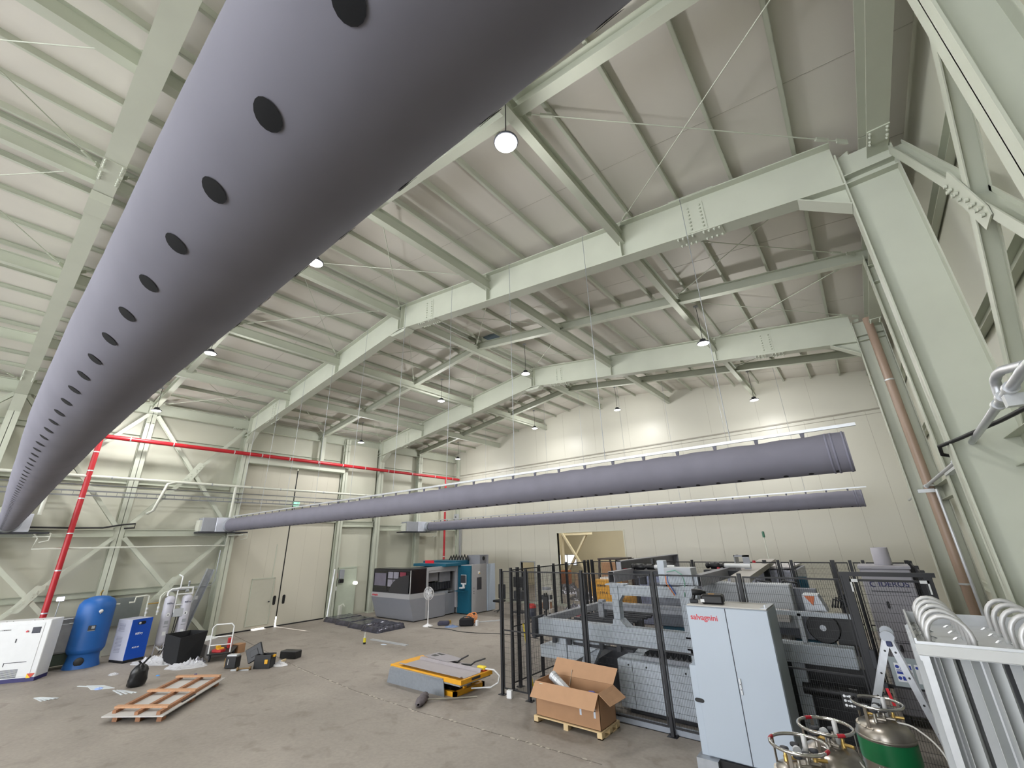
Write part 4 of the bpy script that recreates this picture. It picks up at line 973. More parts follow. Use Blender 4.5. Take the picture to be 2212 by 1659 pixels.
for i in (0, 2):
    for y in Y0:
        xa, xb = X0[i], X0[i+1]; cx_ = (xa+xb)/2; r_ = (xb-xa)/2
        pts = [(xa, y, 2.44), (xa, y, 2.56)]+[(cx_-r_*math.cos(a), y, 2.56+r_*1.15*math.sin(a)) for a in [k*PI/10 for k in range(1, 10)]]+[(xb, y, 2.56), (xb, y, 2.44)]
        MB().tube(pts, .019, 12).build('bend_tube', mat('bend_tube', (196,196,196), .4, .3, var=.04), t)
for x in (.02, .98):
    for y in (0, 1.66): MB().box(x-.025, x+.025, y-.025, y+.025, 0, 2.44).build('frame_leg', galvl, t)
g = MB().box(0, 1, -.02, .02, .3, .36).box(0, 1, 1.64, 1.68, .3, .36); g.build('lower_rail', galvl, t)
# ------------------------------------------------ compressor row by the door side wall
t = thing('air_compressor', 'big white screw compressor cabinet with a dark blue plinth, at the left edge', 'compressor', (-19.95, 2.36, 0), math.radians(56))
# local: x runs left along the front (negative), front faces -y
wc = mat('compressor_white', (214,216,218), .45, var=.02)
MB().bbox(-1.55, 0, 0, .55, .08, 1.58, .015).build('cabinet_body', wc, t)
MB().box(-1.55, -.0, -.01, .55, 0, .1).build('plinth', mat('plinth_blue', (40,36,92), .5, var=.03), t)
g = MB().bbox(-1.3, -.14, -.012, 0, .14, 1.5, .004); dp = g.build('door_panel', wc, t)
dsp = MB().bbox(-.4, -.2, -.02, -.01, 1.24, 1.4, .006).build('display', mat('screen_dark', (46,48,60), .2, var=.05), t)
g = MB().lathe([(.025, -.02), (.025, -.05)], 12, 'y', (-.5, 0, 1.3)); g.build('stop_button', mat('button_red', (200,40,50), .4, var=0), t)
MB().box(-.72, -.69, -.016, -.01, 1.02, 1.12).build('latch', dark, t)
MB().lathe([(.075, -.012), (.075, -.03), (.05, -.035)], 20, 'y', (-1.08, 0, .42)).build('round_port', galv, t)
g = MB().box(-.82, -.3, -.016, -.012, .5, .515).box(-.82, -.8, -.016, -.012, .42, .515); g.build('pinstripe', dark, t)
g = MB()
for k in range(9): g.box(-.86, -.44, -.02, -.012, .13+k*.024, .14+k*.024)
g.build('air_grille', dark, t)
yt = mat('tri_yellow', (240,196,40), .5, var=0); rt = mat('tri_red', (196,70,50), .5, var=0); gt = mat('tri_green', (60,130,60), .5, var=0)
MB().prism([(-1.34, 1.5), (-1.34, 1.2), (-1.24, 1.35)], -.016, -.013, 'y').prism([(-.2, .09), (-.1, .09), (-.2, .2)], -.016, -.013, 'y').build('yellow_triangle', yt, t)
MB().prism([(-1.34, 1.5), (-1.24, 1.35), (-1.2, 1.5)], -.016, -.013, 'y').prism([(-.2, .2), (-.1, .09), (-.02, .2)], -.016, -.013, 'y').prism([(-1.24, 1.35), (-1.2, 1.2), (-1.2, 1.5)], -.0155, -.013, 'y').build('red_triangle', rt, t)
MB().prism([(-1.34, 1.2), (-1.24, 1.35), (-1.2, 1.2)], -.016, -.013, 'y').build('green_triangle', gt, t)
text('brand_lettering', 'A COMPRESSOR', .035, dark, T_((-1.15, -.014, 1.35)) @ R_(PI/2, 4, 'X'), t, bold=True)
text('small_lettering', 'COMPRESSOR', .035, dark, T_((-1.35, -.002, .2)) @ R_(PI/2, 4, 'X'), t)
g = MB()
for x in (-1.1, -.95, -.45, -.25): g.lathe([(.012, 1.58), (.012, 1.59)], 8, org=(x, .04, 0))
g.build('bolt', dark, t)
t = thing('work_light', 'small lit work light on a thin stand behind the white compressor', 'lamp', (-21.3, 2.55, 0))
MB().lathe([(.012, 0), (.012, 2.0)], 8).build('pole', galv, t); MB().bbox(-.03, .05, -.09, .09, 1.98, 2.1, .01).build('lamp_head', mat('work_lamp_glow', (240,240,255), .4, var=0, emit=(225,230,255), estr=2.2), t)
g = MB(); 
for a in (0, 2.1, 4.2): g.bar((0, 0, .35), (.3*math.cos(a), .3*math.sin(a), .01), .015, .015)
g.build('leg', galv, t)
t = thing('steel_cabinet', 'grey metal cabinet with a red glowing light squeezed between compressor and blue tank', 'cabinet', (-21.3, 3.0, 0))
MB().bbox(-.3, .3, -.35, .45, .45, 1.45, .012).build('cabinet_body', steelg, t)
MB().bbox(.3, .32, -.3, .3, .5, 1.3, .005).build('door', mat('zinc_plate', (150,152,156), .4, .4, var=.08), t)
MB().lathe([(.06, .32), (.06, .34), (.03, .36)], 16, 'x', (0, .15, 1.36)).build('red_light', mat('red_glow', (230,60,60), .4, var=0, emit=(255,70,60), estr=2), t)
MB().bbox(-.3, .28, -.35, .45, .12, .45, .02).build('base_tank', mat('olive_base', (62,74,62), .6, var=.1), t)
MB().tube([(.34, .5, 1.3), (.36, .5, .6), (.36, .36, .56)], .015, 8).tube([(.34, -.1, 1.3), (.34, .5, 1.3)], .015, 8).build('pipe_loop', pvc, t)
g = MB()
for x in (-.25, .22):
    for y in (-.3, .4): g.box(x-.03, x+.03, y-.03, y+.03, 0, .12)
g.build('foot', dark, t)
bt = mat('tank_blue', (28,92,166), .45, var=.05, scale=2)
t = thing('air_receiver', 'tall bright blue air receiver tank on a skirt with a round hole', 'pressure tank', (-20.95, 3.47, 0))
MB().lathe([(.0, .3), (.25, .32), (.42, .4), (.47, .5), (.475, .55), (.475, 1.72), (.46, 1.84), (.38, 1.96), (.22, 2.04), (.0, 2.07)], 48).build('tank_shell', bt, t)
g = MB(); g.lathe([(.46, 0), (.40, .2), (.385, .36), (.42, .44)], 40); g.f = g.f[:-2]; g.sm = g.sm[:-2]; g.build('tank_skirt', bt, t)
a = math.radians(-20); M1 = R_(a, 4, 'Z')
MB().lathe([(.0, .43), (.105, .43), (.12, .425), (.12, .30)], 28, 'x', (0, 0, .2), M1).build('skirt_hole', blackp, t)
M1 = R_(math.radians(5), 4, 'Z')
MB().lathe([(.05, .49), (.055, .52), (.0, .522)], 20, 'x', (0, 0, 1.62), M1).lathe([(.01, .46), (.01, .5)], 8, 'x', (0, 0, 1.55), M1).build('pressure_gauge', wc, t)
MB().box(.47, .485, -.09, .09, 1.06, 1.22, R_(math.radians(-8), 4, 'Z')).build('name_plate', dark, t)
MB().box(.482, .488, -.01, .07, 1.12, 1.2, R_(math.radians(-8), 4, 'Z')).box(.482, .488, -.09, .09, 1.06, 1.075, R_(math.radians(-8), 4, 'Z')).build('plate_window', galv, t)
MB().tube([(0, 0, 2.06), (0, 0, 2.16), (.05, .02, 2.22)], .025, 10).build('safety_valve', brass, t)
g = MB()
for s_ in (.52, .62, 1.68): g.lathe([(.4765, s_), (.4775, s_+.006), (.4765, s_+.012)], 48)
g.build('weld_seam', bt, t)
MB().tube([(.1, .46, 1.75), (.1, .56, 1.75)], .025, 10).build('outlet_pipe', pvc, t)
blf = mat('dryer_blue', (18,74,176), .4, var=.02)
t = thing('air_dryer', 'upright air dryer with a blue front and grey ribbed side', 'air dryer', (-20.15, 4.35, 0), math.radians(18))
MB().bbox(-.75, 0, 0, .62, .07, 1.27, .01).build('cabinet_body', mat('dryer_grey', (186,188,204), .5, var=.02), t)
MB().bbox(0, .015, 0, .62, .08, 1.27, .005).build('front_panel', blf, t)
MB().box(-.74, .01, .01, .61, 0, .07).build('plinth', blackp, t)
MB().prism([(.3+.1*math.cos(a)*.6+(.06 if math.cos(a) > 0 else -.06), 1.14+.05*math.sin(a)) for a in [k*PI/7 for k in range(14)]], .015, .02, 'x').build('control_window', blackp, t)
MB().lathe([(.035, .02), (.035, .026), (0, .027)], 16, 'x', (0, .24, 1.14)).build('dial', wc, t)
text('brand_lettering', 'RSDry', .085, mat('logo_white', (235,238,240), .5, var=0), T_((.0165, .17, .8)) @ R_(PI/2, 4, 'Z') @ R_(PI/2, 4, 'X') , t, bold=True)
text('model_lettering', 'NXT-60', .06, mat('logo_white', (235,238,240)), T_((.0165, .17, .4)) @ R_(PI/2, 4, 'Z') @ R_(PI/2, 4, 'X'), t, bold=True)
g = MB()
for k in range(12): g.box(-.62, -.3, -.004, .0, .3+k*.04, .31+k*.04)
for k in range(7): g.box(-.62, -.3, -.004, .0, .92+k*.035, .93+k*.035)
g.build('side_louvre', mat('louvre_dark', (110,112,130), .6, var=0), t)
t = thing('dryer_piping', 'white pipe loop linking the blue tank, the dryer and the filter towers', 'piping', (-20.5, 4.6, 1.27))
MB().tube([(-.28, -.35, .5), (-.28, -.2, .5), (-.3, -.18, .66), (-.3, .1, .68), (-.3, .18, .66), (-.3, .2, .0)], .028, 10).build('inlet_pipe', pvc, t)
MB().tube([(-.25, .52, 0), (-.25, .52, .62), (-.25, .6, .72), (-.3, .7, .74)], .028, 10).build('outlet_pipe', pvc, t)
MB().tube([(-.28, .2, .4), (-.26, .52, .4)], .024, 10).build('bypass_pipe', brass, t)
g = MB()
for y, z in ((.2, .25), (.2, .12), (.52, .25), (.52, .12)): g.lathe([(.04, -.03), (.04, .03)], 12, 'z', (-.28 if y < .4 else -.25, y, z))
g.build('union_nut', white, t)
MB().tube([(-.3, .7, .74), (-.5, 1.3, .76)], .016, 8).build('air_tube', galv, t)
t = thing('grey_board', 'grey board standing behind the blue dryer against the bracing', 'board', (-22.05, 4.4, 0))
MB().bbox(-.04, .04, -.5, .5, .95, 1.85, .006).build('board', mat('grey_board', (122,128,126), .6, var=.04), t)
each('leg', steel, t, [lambda g, y=y: g.box(-.03, .0, y-.03, y+.03, 0, 1.2) for y in (-.3, .3)])
MB()
tag(MB(T_((-22.15, 4.9, .01)) @ R_(-.12, 4, 'Y')).box(-.02, .03, -1.0, .4, 0, .95).build('grey_board', mat('pale_board', (188,188,180), .6, var=.04)), 'pale board leaning behind the dryer', 'board')
tow = mat('tower_grey_white', (190,190,202), .45, var=.03)
for y, lt, lb in ((5.42, 'A', 'white filter tower lettered A behind the black bin'), (5.95, 'B', 'white filter tower lettered B behind the black bin')):
    t = thing('filter_tower', lb, 'filter', (-20.75, y, 0), 0, 'pair of white filter towers')
    z0 = .28
    MB().lathe([(.1, z0), (.15, z0+.06), (.16, z0+.1), (.16, 1.72), (.15, 1.8), (.08, 1.86), (.0, 1.87)], 28).build('tower_shell', tow, t)
    for a in (.6, 2.7, 4.8): MB().tube([(.14*math.cos(a), .14*math.sin(a), z0+.05), (.17*math.cos(a), .17*math.sin(a), 0)], .02, 8).build('leg', tow, t)
    MB().lathe([(0, .162), (.062, .162)], 18, 'x', (0, 0, 1.25)).add([(.1625, .062*math.cos(k*PI/9), 1.25+.062*math.sin(k*PI/9)) for k in range(18)], [tuple(range(18))]).build('round_sticker', white, t)
    text('tower_letter', lt, .085, mat('letter_navy', (30,34,70), .5, var=0), T_((.1645, -.028, 1.22)) @ R_(PI/2, 4, 'Z') @ R_(PI/2, 4, 'X'), t, bold=True)
    text('brand_lettering', 'RSDry', .075, mat('letter_navy', (30,34,70)), T_((.163, -.1, 1.6)) @ R_(PI/2, 4, 'Z') @ R_(PI/2, 4, 'X'), t, bold=True)
    g = MB().box(.155, .163, -.06, .06, .95, 1.06).box(.155, .165, -.07, .07, .86, .89); g.build('rating_label', grey, t)
    MB().box(.155, .163, -.05, .05, .6, .72).build('white_label', white, t)
t = thing('tower_piping', 'white pipework with a gauge and control box joining the two filter towers', 'piping', (-20.75, 5.7, 1.0))
MB().tube([(0, -.38, .86), (0, -.38, 1.0), (.0, -.3, 1.08), (0, .0, 1.1), (0, .37, 1.1), (0, .38, .86)], .035, 12).build('header_pipe', white, t)
MB().tube([(.05, -.05, 1.1), (.05, -.05, 1.5), (-.2, -.1, 1.56)], .022, 10).build('riser_pipe', white, t)
MB().tube([(.08, -.1, .9), (.08, .35, .9)], .02, 8).tube([(.08, -.15, .55), (.08, .3, .55)], .018, 8).tube([(.1, -.12, 1.05), (.1, -.12, .3)], .02, 8).build('link_pipe', white, t)
MB().lathe([(.05, -.04), (.05, .05)], 14, 'y', (.05, .18, 1.0)).lathe([(.03, 0), (.03, .14), (.05, .15), (.0, .2)], 12, 'z', (.05, .2, 1.15)).build('silencer', galv, t)
MB().bbox(-.0, .14, -.12, .2, .15, .42, .01).build('control_box', lgrey, t)
MB().tube([(.07, .0, .15), (.12, -.03, -.3), (.14, -.12, -.6), (.1, -.3, -.95)], .015, 6).tube([(.07, .07, .15), (.14, 0.02, -.3), (.16, -.1, -.62), (.14, -.22, -.95)], .015, 6).build('black_hose', cable, t)
MB().tube([(.0, -.38, -.75), (.1, -.3, -.85), (.12, .1, -.85)], .03, 10).build('drain_pipe', white, t)
t = thing('steel_beam_offcut', 'grey folded steel profile leaning on the sliding door column', 'steel profile', (-22.0, 6.25, 0))
Mx = Matrix.Rotation(math.radians(-14), 4, 'X')
MB().box(-.05, -.04, -.13, .13, 0, 2.75, Mx).box(-.05, .12, .12, .13, 0, 2.75, Mx).box(-.05, .12, -.13, -.12, 0, 2.75, Mx).build('profile', galv, t)
MB().box(-.03, .0, .3, .42, 1.55, 1.68).build('switch_box', white, t)
# black bin
t = thing('open_black_bin', 'open black corrugated plastic crate in front of the filter towers', 'bin', (-18.9, 5.1, 0), math.radians(12)); t.scale = (.88, .88, .92)
bk = mat('bin_black', (22,24,28), .75, var=.08, scale=5)
g = MB(); h = .93
P0 = [(0, 0), (.72, .12), (.62, .95), (-.15, .85)]; P1 = [(-.06, -.04), (.78, .06), (.74, 1.02), (-.2, .9)]; TZ = [h, h-.1, h-.02, h-.03]
for i in range(4):
    j = (i+1) % 4; a, b_, c, d = P0[i], P0[j], P1[j], P1[i]
    cx_, cy_ = .3, .5
    def ins(p, s_=.96): return (cx_+(p[0]-cx_)*s_, cy_+(p[1]-cy_)*s_)
    g.add([(*a, 0), (*b_, 0), (*c, TZ[j]), (*d, TZ[i]), (*ins(a), .0), (*ins(b_), .0), (*ins(c), TZ[j]), (*ins(d), TZ[i])], [(0, 1, 2, 3), (7, 6, 5, 4), (3, 2, 6, 7), (0, 4, 5, 1), (0, 3, 7, 4), (1, 5, 6, 2)])
g.add([(*p, .02) for p in P0], [(0, 1, 2, 3)]); g.build('bin_shell', bk, t)
def onface(u0, u1, z0, z1):
    a, b_ = Vector((*P0[0], 0)), Vector((*P0[1], 0)); n = Vector((.16, -.98, 0))
    return [tuple(a+(b_-a)*u+Vector((-.06*(z/h), -.04*(z/h), z))+n*.012) for u, z in ((u0, z0), (u1, z0), (u1+.02, z1), (u0+.02, z1))]
MB().add(onface(.5, .68, .55, .59), [(0, 1, 2, 3)]).add(onface(.78, .86, .45, .47), [(0, 1, 2, 3)]).build('white_sticker', white, t)
# crumpled clear plastic
clear = mat('clear_plastic', (220,222,228), .25, var=.04, scale=8, alpha=.55)
def crumple(name, lab, cat, x, y, sx, sy, sz, m, seed, rz=0, n=26, group=None):
    random.seed(seed); vs, fs = [], []
    for i in range(n+1):
        for j in range(n+1):
            u, v = i/n*2-1, j/n*2-1; rr = math.hypot(u, v)
            e = max(0, 1-rr**2.2)
            q = noise.noise(Vector((u*2.4+seed, v*2.4, 0)))*.5+abs(noise.noise(Vector((u*6+seed, v*6, 3))))*.8+.25
            f_ = 1 if rr <= 1 else 1/rr
            w = 1+.22*noise.noise(Vector((math.atan2(v, u)*1.5, seed, 0)))
            vs.append((u*f_*sx*w if rr > .0 else 0, v*f_*sy*w, .004+max(0, e*sz*q)))
    for i in range(n):
        for j in range(n): fs.append((i*(n+1)+j, (i+1)*(n+1)+j, (i+1)*(n+1)+j+1, i*(n+1)+j+1))
    g = MB().add(vs, fs, False); o = g.build(name, m); o.location = (x, y, 0); o.rotation_euler = (0, 0, rz); return tag(o, lab, cat, group)
crumple('plastic_film', 'crumpled clear plastic film between the blue dryer and the black bin', 'plastic film', -19.2, 5.0, .85, .28, .3, clear, 3, math.radians(30))
crumple('plastic_film', 'crumpled clear plastic film in front of the black bin', 'plastic film', -17.7, 5.45, .6, .32, .25, clear, 11, math.radians(50))
crumple('plastic_scrap', 'thin clear plastic scrap lying before the blue tank skirt', 'plastic scrap', -18.7, 3.9, .2, .12, .06, clear, 21)
crumple('paper_scrap', 'blue paper scrap on the floor before the dryer', 'paper scrap', -17.6, 4.32, .16, .1, .07, mat('scrap_blue', (90,150,215), .6), 31)
crumple('paper_scrap', 'tiny light blue scrap beside the black rubbish bag', 'paper scrap', -17.3, 4.65, .08, .05, .05, mat('scrap_blue', (90,150,215), .6), 35, n=12)
crumple('paper_scrap', 'tiny navy scrap on the bare floor beyond the rubbish bag', 'paper scrap', -16.45, 5.35, .06, .04, .04, mat('scrap_navy', (40,40,110), .6), 37, n=12)
# black rubbish bag
t = thing('rubbish_bag', 'knotted black rubbish bag standing before the dryer', 'bag', (-16.55, 4.0, 0))
vs, fs = [], []; nn, mm = 24, 16
for i in range(mm+1):
    f_ = i/mm; z = .58*f_; r_ = [.14, .19, .2, .205, .205, .205, .2, .2, .195, .19, .185, .18, .17, .155, .13, .08, .05][i]
    for j in range(nn):
        a = 2*PI*j/nn; q = r_*(1+.16*noise.noise(Vector((math.cos(a)*2, math.sin(a)*2, z*7)))+.07*abs(noise.noise(Vector((math.cos(a)*7, math.sin(a)*7, z*9)))))
        vs.append((q*math.cos(a)*.85+.06*f_, q*math.sin(a), z*.95))
for i in range(mm):
    for j in range(nn): fs.append((i*nn+j, i*nn+(j+1) % nn, (i+1)*nn+(j+1) % nn, (i+1)*nn+j))
g = MB().add(vs, fs, True).add(vs[:nn], [tuple(reversed(range(nn)))]).add(vs[-nn:], [tuple(range(nn))]); bgm = mat('bag_black', (16,17,20), .3, var=.1); g.build('bag_body', bgm, t)
each('bag_ear', bgm, t, [lambda g: g.bar((.05, .03, .52), (.0, .18, .68), .06, .02), lambda g: g.bar((.05, 0, .52), (.1, -.08, .62), .05, .02)])
# white strips on the floor
plw = mat('strip_white', (206,212,216), .45, var=.02)
def strip(lab, x0, y0, x1, y1, w, grp=None, z=.0, m=plw, h=.012, name='plastic_strip', cat='strip'):
    g = MB(T_((-x0, -y0, 0))); g.bar((x0, y0, z+h/2), (x1, y1, z+h/2), w, h); o = g.build(name, m); o.location = (x0, y0, 0); return tag(o, lab, cat, grp)
def floorq(*pts): return pts
strip('lone white plastic strip beside the broad white sheet', -18.0, 3.05, -17.2, 3.45, .05)
tag(MB().prism([(-17.85, 3.2), (-17.45, 3.05+.45), (-16.85, 3.62), (-17.2, 3.2)], .001, .01).build('white_sheet', plw), 'broad white plastic sheet flat on the floor before the compressor', 'sheet')
crumple('paper_scrap', 'bluish paper lying on the white plastic sheet', 'paper scrap', -17.15, 3.35, .14, .1, .05, mat('scrap_pale_blue', (150,175,225), .6), 41, n=14)
for k, (a, c, dx) in enumerate(((0, 0, 0), (.05, .1, .1), (.12, .16, .22), (.16, .2, .3))):
    strip('one of the fanned white strips nearest the wooden crate lid', -16.6+a, 3.55+c*.6, -15.9+dx*.3, 3.6+dx*.9, .035, 'fanned white strips before the crate lid', z=.001)
for k in range(5):
    strip('one of the small heaped white strips before the white compressor', -17.6+.03*k, 2.2+.02*k, -17.05+.02*k, 2.28+.07*k, .03, 'heaped small white strips', z=.001+.003*k)
# crate lid of raw timber on a white sheet
def lid():
    a = Vector((-13.75, 2.85, 0)); bx = Vector((1.15, .82, 0)); u = bx.normalized(); v = Vector((-u.y, u.x, 0)); v = Vector((-.66, .75, 0)).normalized()
    v = (Vector((-15.9, 4.8, 0))-a).normalized(); W = 1.38; Ln = (Vector((-15.9, 4.8, 0))-a).length*.95
    rz = math.atan2(u.y, u.x); t = thing('crate_lid', 'timber crate lid lying on a pale board, on the open floor', 'crate lid', a, 0)
    def P3(s_, q, z): p = u*s_*W+v*q*Ln; return (p.x, p.y, z)
    def slab(g, s0, s1, q0, q1, z0, z1):
        g.add([P3(s0, q0, z0), P3(s1, q0, z0), P3(s1, q1, z0), P3(s0, q1, z0), P3(s0, q0, z1), P3(s1, q0, z1), P3(s1, q1, z1), P3(s0, q1, z1)], [(3, 2, 1, 0), (4, 5, 6, 7), (0, 1, 5, 4), (1, 2, 6, 5), (2, 3, 7, 6), (3, 0, 4, 7)])
    g = MB(); slab(g, 0, 1, 0, 1, .12, .14); g.build('pale_board', mat('lid_board', (184,182,180), .6, var=.03), t)
    for s_ in (.08, .5, .86):
        g = MB(); slab(g, s_, s_+.06, .02 if s_ > .1 else .06, .98, .14, .20); g.build('long_batten', woodp, t)
    for q in (.1, .5, .93):
        g = MB(); slab(g, .04, .93, q, q+.045, .20, .235); g.build('cross_batten', mat('fresh_pine', (184,142,108), .7, var=.12, scale=6, stretch=(6, 1, 1)), t)
    for s_ in (.12, .5, .85):
        for q in (.08, .5, .92):
            g = MB(); slab(g, s_, s_+.08, q-.03, q+.03, 0, .12); g.build('foot_block', woodp, t)
    g = MB(); slab(g, .93, .955, .3, .5, .14, .155); g.build('grey_rag', dark, t)
lid()
# hand cart with load
t = thing('hand_cart', 'flat trolley with a white push handle, loaded with tools', 'cart', (-17.55, 6.25, 0), math.radians(62))
MB().bbox(0, 1.15, -.35, .35, .2, .25, .02).build('deck', blackp, t)
MB().tube([(.03, -.3, .25), (.03, -.3, 1.0), (.03, -.22, 1.08), (.03, .22, 1.08), (.03, .3, 1.0), (.03, .3, .25)], .02, 10).tube([(.03, -.3, .72), (.03, .3, .72)], .014, 8).tube([(.03, -.3, .48), (.03, .3, .48)], .014, 8).build('push_handle', white, t)
t.rotation_euler = (0, 0, math.radians(150))
for x in (.12, 1.0):
    for y in (-.26, .26): MB().lathe([(.08, -.02), (.09, -.015), (.09, .015), (.08, .02)], 18, 'y', (x, y, .09)).bbox(x-.03, x+.03, y-.03, y+.03, .12, .2).build('wheel', dark, t)
def smallbox(name, lab, cat, x, y, z, sx, sy, sz, m, rz=0, b=.008):
    t = MB().bbox(-sx/2, sx/2, -sy/2, sy/2, 0, sz, b).build(name, m); t.location = (x, y, z); t.rotation_euler = (0, 0, rz); return tag(t, lab, cat)
cx0, cy0 = -17.85, 6.5
o = smallbox('power_saw', 'red and yellow hand tool on the loaded trolley', 'power tool', -17.75, 6.3, .25, .35, .2, .08, mat('tool_red', (180,40,44), .5), .5)
MB().torus((.05, 0, .1), .1, .015, 20, 8).build('yellow_ring', mat('tool_yellow', (226,170,40), .5), o)
smallbox('red_canister', 'small red canister with a white cap on the trolley', 'canister', -18.15, 6.75, .25, .12, .12, .3, mat('tool_red', (180,40,44), .5))
smallbox('yellow_tape_roll', 'yellow roll on the trolley beside the red canister', 'tape', -18.25, 6.45, .25, .12, .12, .12, mat('tool_yellow', (226,170,40), .5))
smallbox('cardboard_scrap', 'brown cardboard scrap at the end of the trolley', 'cardboard', -18.4, 7.15, 0, .3, .3, .28, card, .4)
tag(MB().bbox(-20.4, -18.3, 6.2, 6.9, 0, .38, .01).build('sheet_bundle', mat('board_stack_grey', (140,136,134), .6, var=.08, scale=12, stretch=(1, 1, 14))), 'stack of thin grey boards on the floor behind the trolley', 'boards')
tag(MB().prism([(-20.3, 6.3), (-19.2, 6.22), (-19.6, 6.85), (-20.4, 6.85)], .385, .395).build('white_sheet', white), 'white sheet on the grey board stack behind the bin', 'sheet')
crumple('foil_scrap', 'shiny crumpled foil beside the bin and the trolley', 'foil', -18.0, 5.85, .32, .22, .2, mat('foil', (160,160,170), .25, .7), 51, n=20)
t = thing('battery_pack', 'black and yellow battery pack standing on the floor before the trolley', 'battery pack', (-16.4, 6.05, 0), math.radians(35))
MB().bbox(0, .36, 0, .24, 0, .32, .02).build('pack_body', blackp, t); MB().box(.03, .33, .03, .21, .32, .36).build('pack_lid', galvl, t)
MB().bbox(-.012, 0, .02, .22, .03, .27, .004).build('yellow_label', mat('tool_yellow', (226,170,40), .5), t); MB().box(.1, .115, -.003, 0, .1, .25).build('white_mark', white, t)
t = thing('pipe_fitting', 'dumbbell shaped brass fitting lying by the battery pack', 'fitting', (-15.75, 6.2, .0), .9)
MB().tube([(0, 0, .05), (.34, 0, .05)], .02, 10).lathe([(.05, 0), (.05, .04)], 14, 'x', (-.02, 0, .05)).lathe([(.05, 0), (.05, .04)], 14, 'x', (.32, 0, .05)).build('fitting_body', mat('old_brass', (130,105,70), .5, .4), t)
t = thing('tool_box', 'open black toolbox with yellow clasps, its lid leaning back, on the floor', 'toolbox', (-15.55, 6.55, 0), math.radians(40))
MB().bbox(0, .5, 0, .32, 0, .02).bbox(0, .5, 0, .02, 0, .36).bbox(0, .5, .3, .32, 0, .36).bbox(0, .02, 0, .32, 0, .36).bbox(.48, .5, 0, .32, 0, .36).build('box_tub', blackp, t)
MB().bbox(.32, .42, -.02, 0, .12, .24, .01).bbox(.44, .56, .1, .2, .28, .34, .01).build('clasp', mat('tool_yellow', (226,170,40), .5), t)
lidm = T_((-.06, .2, .2)) @ R_(math.radians(-28), 4, 'Y') @ R_(math.radians(-12), 4, 'X'); g = MB(lidm); g.bbox(-.25, .25, 0, .06, 0, .42, .02); g.bbox(-.12, .12, -.012, 0, .12, .3, .005); g.build('box_lid', blackp, t)
smallbox('tool_tray', 'black tray with white pads lying beyond the open toolbox', 'tray', -15.95, 7.85, 0, .62, .3, .22, blackp, math.radians(25), .02)
crumple('cable_heap', 'tangled white cables beside the open toolbox', 'cables', -15.3, 7.2, .3, .16, .14, mat('cable_white', (205,205,208), .5), 61, .5, n=22)
strip('pale plastic tool lying left of the toolbox', -15.95, 6.1, -15.55, 6.45, .06, m=mat('pale_plastic', (200,205,210), .4), h=.03, name='plastic_trowel', cat='tool')
strip('long pale stick pointing from toolbox to tray', -15.5, 7.25, -15.75, 7.6, .06, m=mat('stick_cream', (214,196,160), .6), h=.05, name='wooden_stick', cat='stick')
# cushions wrapped in film beyond the door
def pad(k, x0, y0, x1, y1, m, lab):
    n1, n2 = 28, 24; vs, fs = [], []
    for i in range(n1+1):
        for j in range(n2+1):
            u, v = i/n1, j/n2; e = min(u, 1-u, v, 1-v)
            h = .19*min(1, (e*22)**.4) if e > 0 else 0
            h += (.015*noise.noise(Vector((u*9+k*5, v*9, k)))+(.05 if k == 0 else .015)*abs(noise.noise(Vector((u*5, v*14, k*3)))))*(1 if e > .05 else e*20)
            vs.append((u*(x1-x0), v*(y1-y0), max(.0, h)))
    for i in range(n1):
        for j in range(n2): fs.append((i*(n2+1)+j, (i+1)*(n2+1)+j, (i+1)*(n2+1)+j+1, i*(n2+1)+j+1))
    o = MB().add(vs, fs, True).build('wrapped_pad', m); o.location = (x0, y0, .0); return tag(o, lab, 'wrapped pads', 'film wrapped black pads')
filmk = mat('film_over_black', (62,62,74), .16, .25, var=.55, scale=5, stretch=(1, 3, 1), bump=.5, bscale=10)
for k, lab in enumerate(('film wrapped black pad farthest toward the laser cutter, crinkled bright', 'film wrapped black pad, second from the bright crinkled one', 'film wrapped black pad, third from the bright crinkled one', 'film wrapped black pad by the door edge')):
    pad(k, -18.0-1.27*k, 11.75+.12*k, -16.8-1.27*k, 13.15+.12*k, filmk, lab)
t = thing('glue_bottle', 'little bottle with yellow label and pale nozzle on the open floor', 'bottle', (-15.6, 10.38, 0))
MB().lathe([(.045, 0), (.048, .02), (.048, .06)], 16).build('bottle_base', blackp, t); MB().lathe([(.049, .06), (.049, .2)], 16).build('yellow_label', mat('label_yellow', (226,210,50), .5), t); MB().lathe([(.045, .2), (.02, .26), (.012, .3), (.006, .38), (0, .38)], 14).build('nozzle', pvc, t)
strip('long pale aluminium profile lying on the floor beyond the scissor table', -16.0, 10.95, -13.95, 11.05, .14, m=galvl, h=.03, name='aluminium_profile', cat='profile')
crumple('paper_scrap', 'white and blue scrap beside the long aluminium profile', 'paper scrap', -14.85, 10.7, .16, .08, .04, mat('scrap_white', (205,215,230), .6), 71, n=12)
strip('short pale aluminium profiles lying beyond the fan', -14.9, 15.6, -14.3, 16.6, .16, m=galvl, h=.03, name='aluminium_profile', cat='profile')
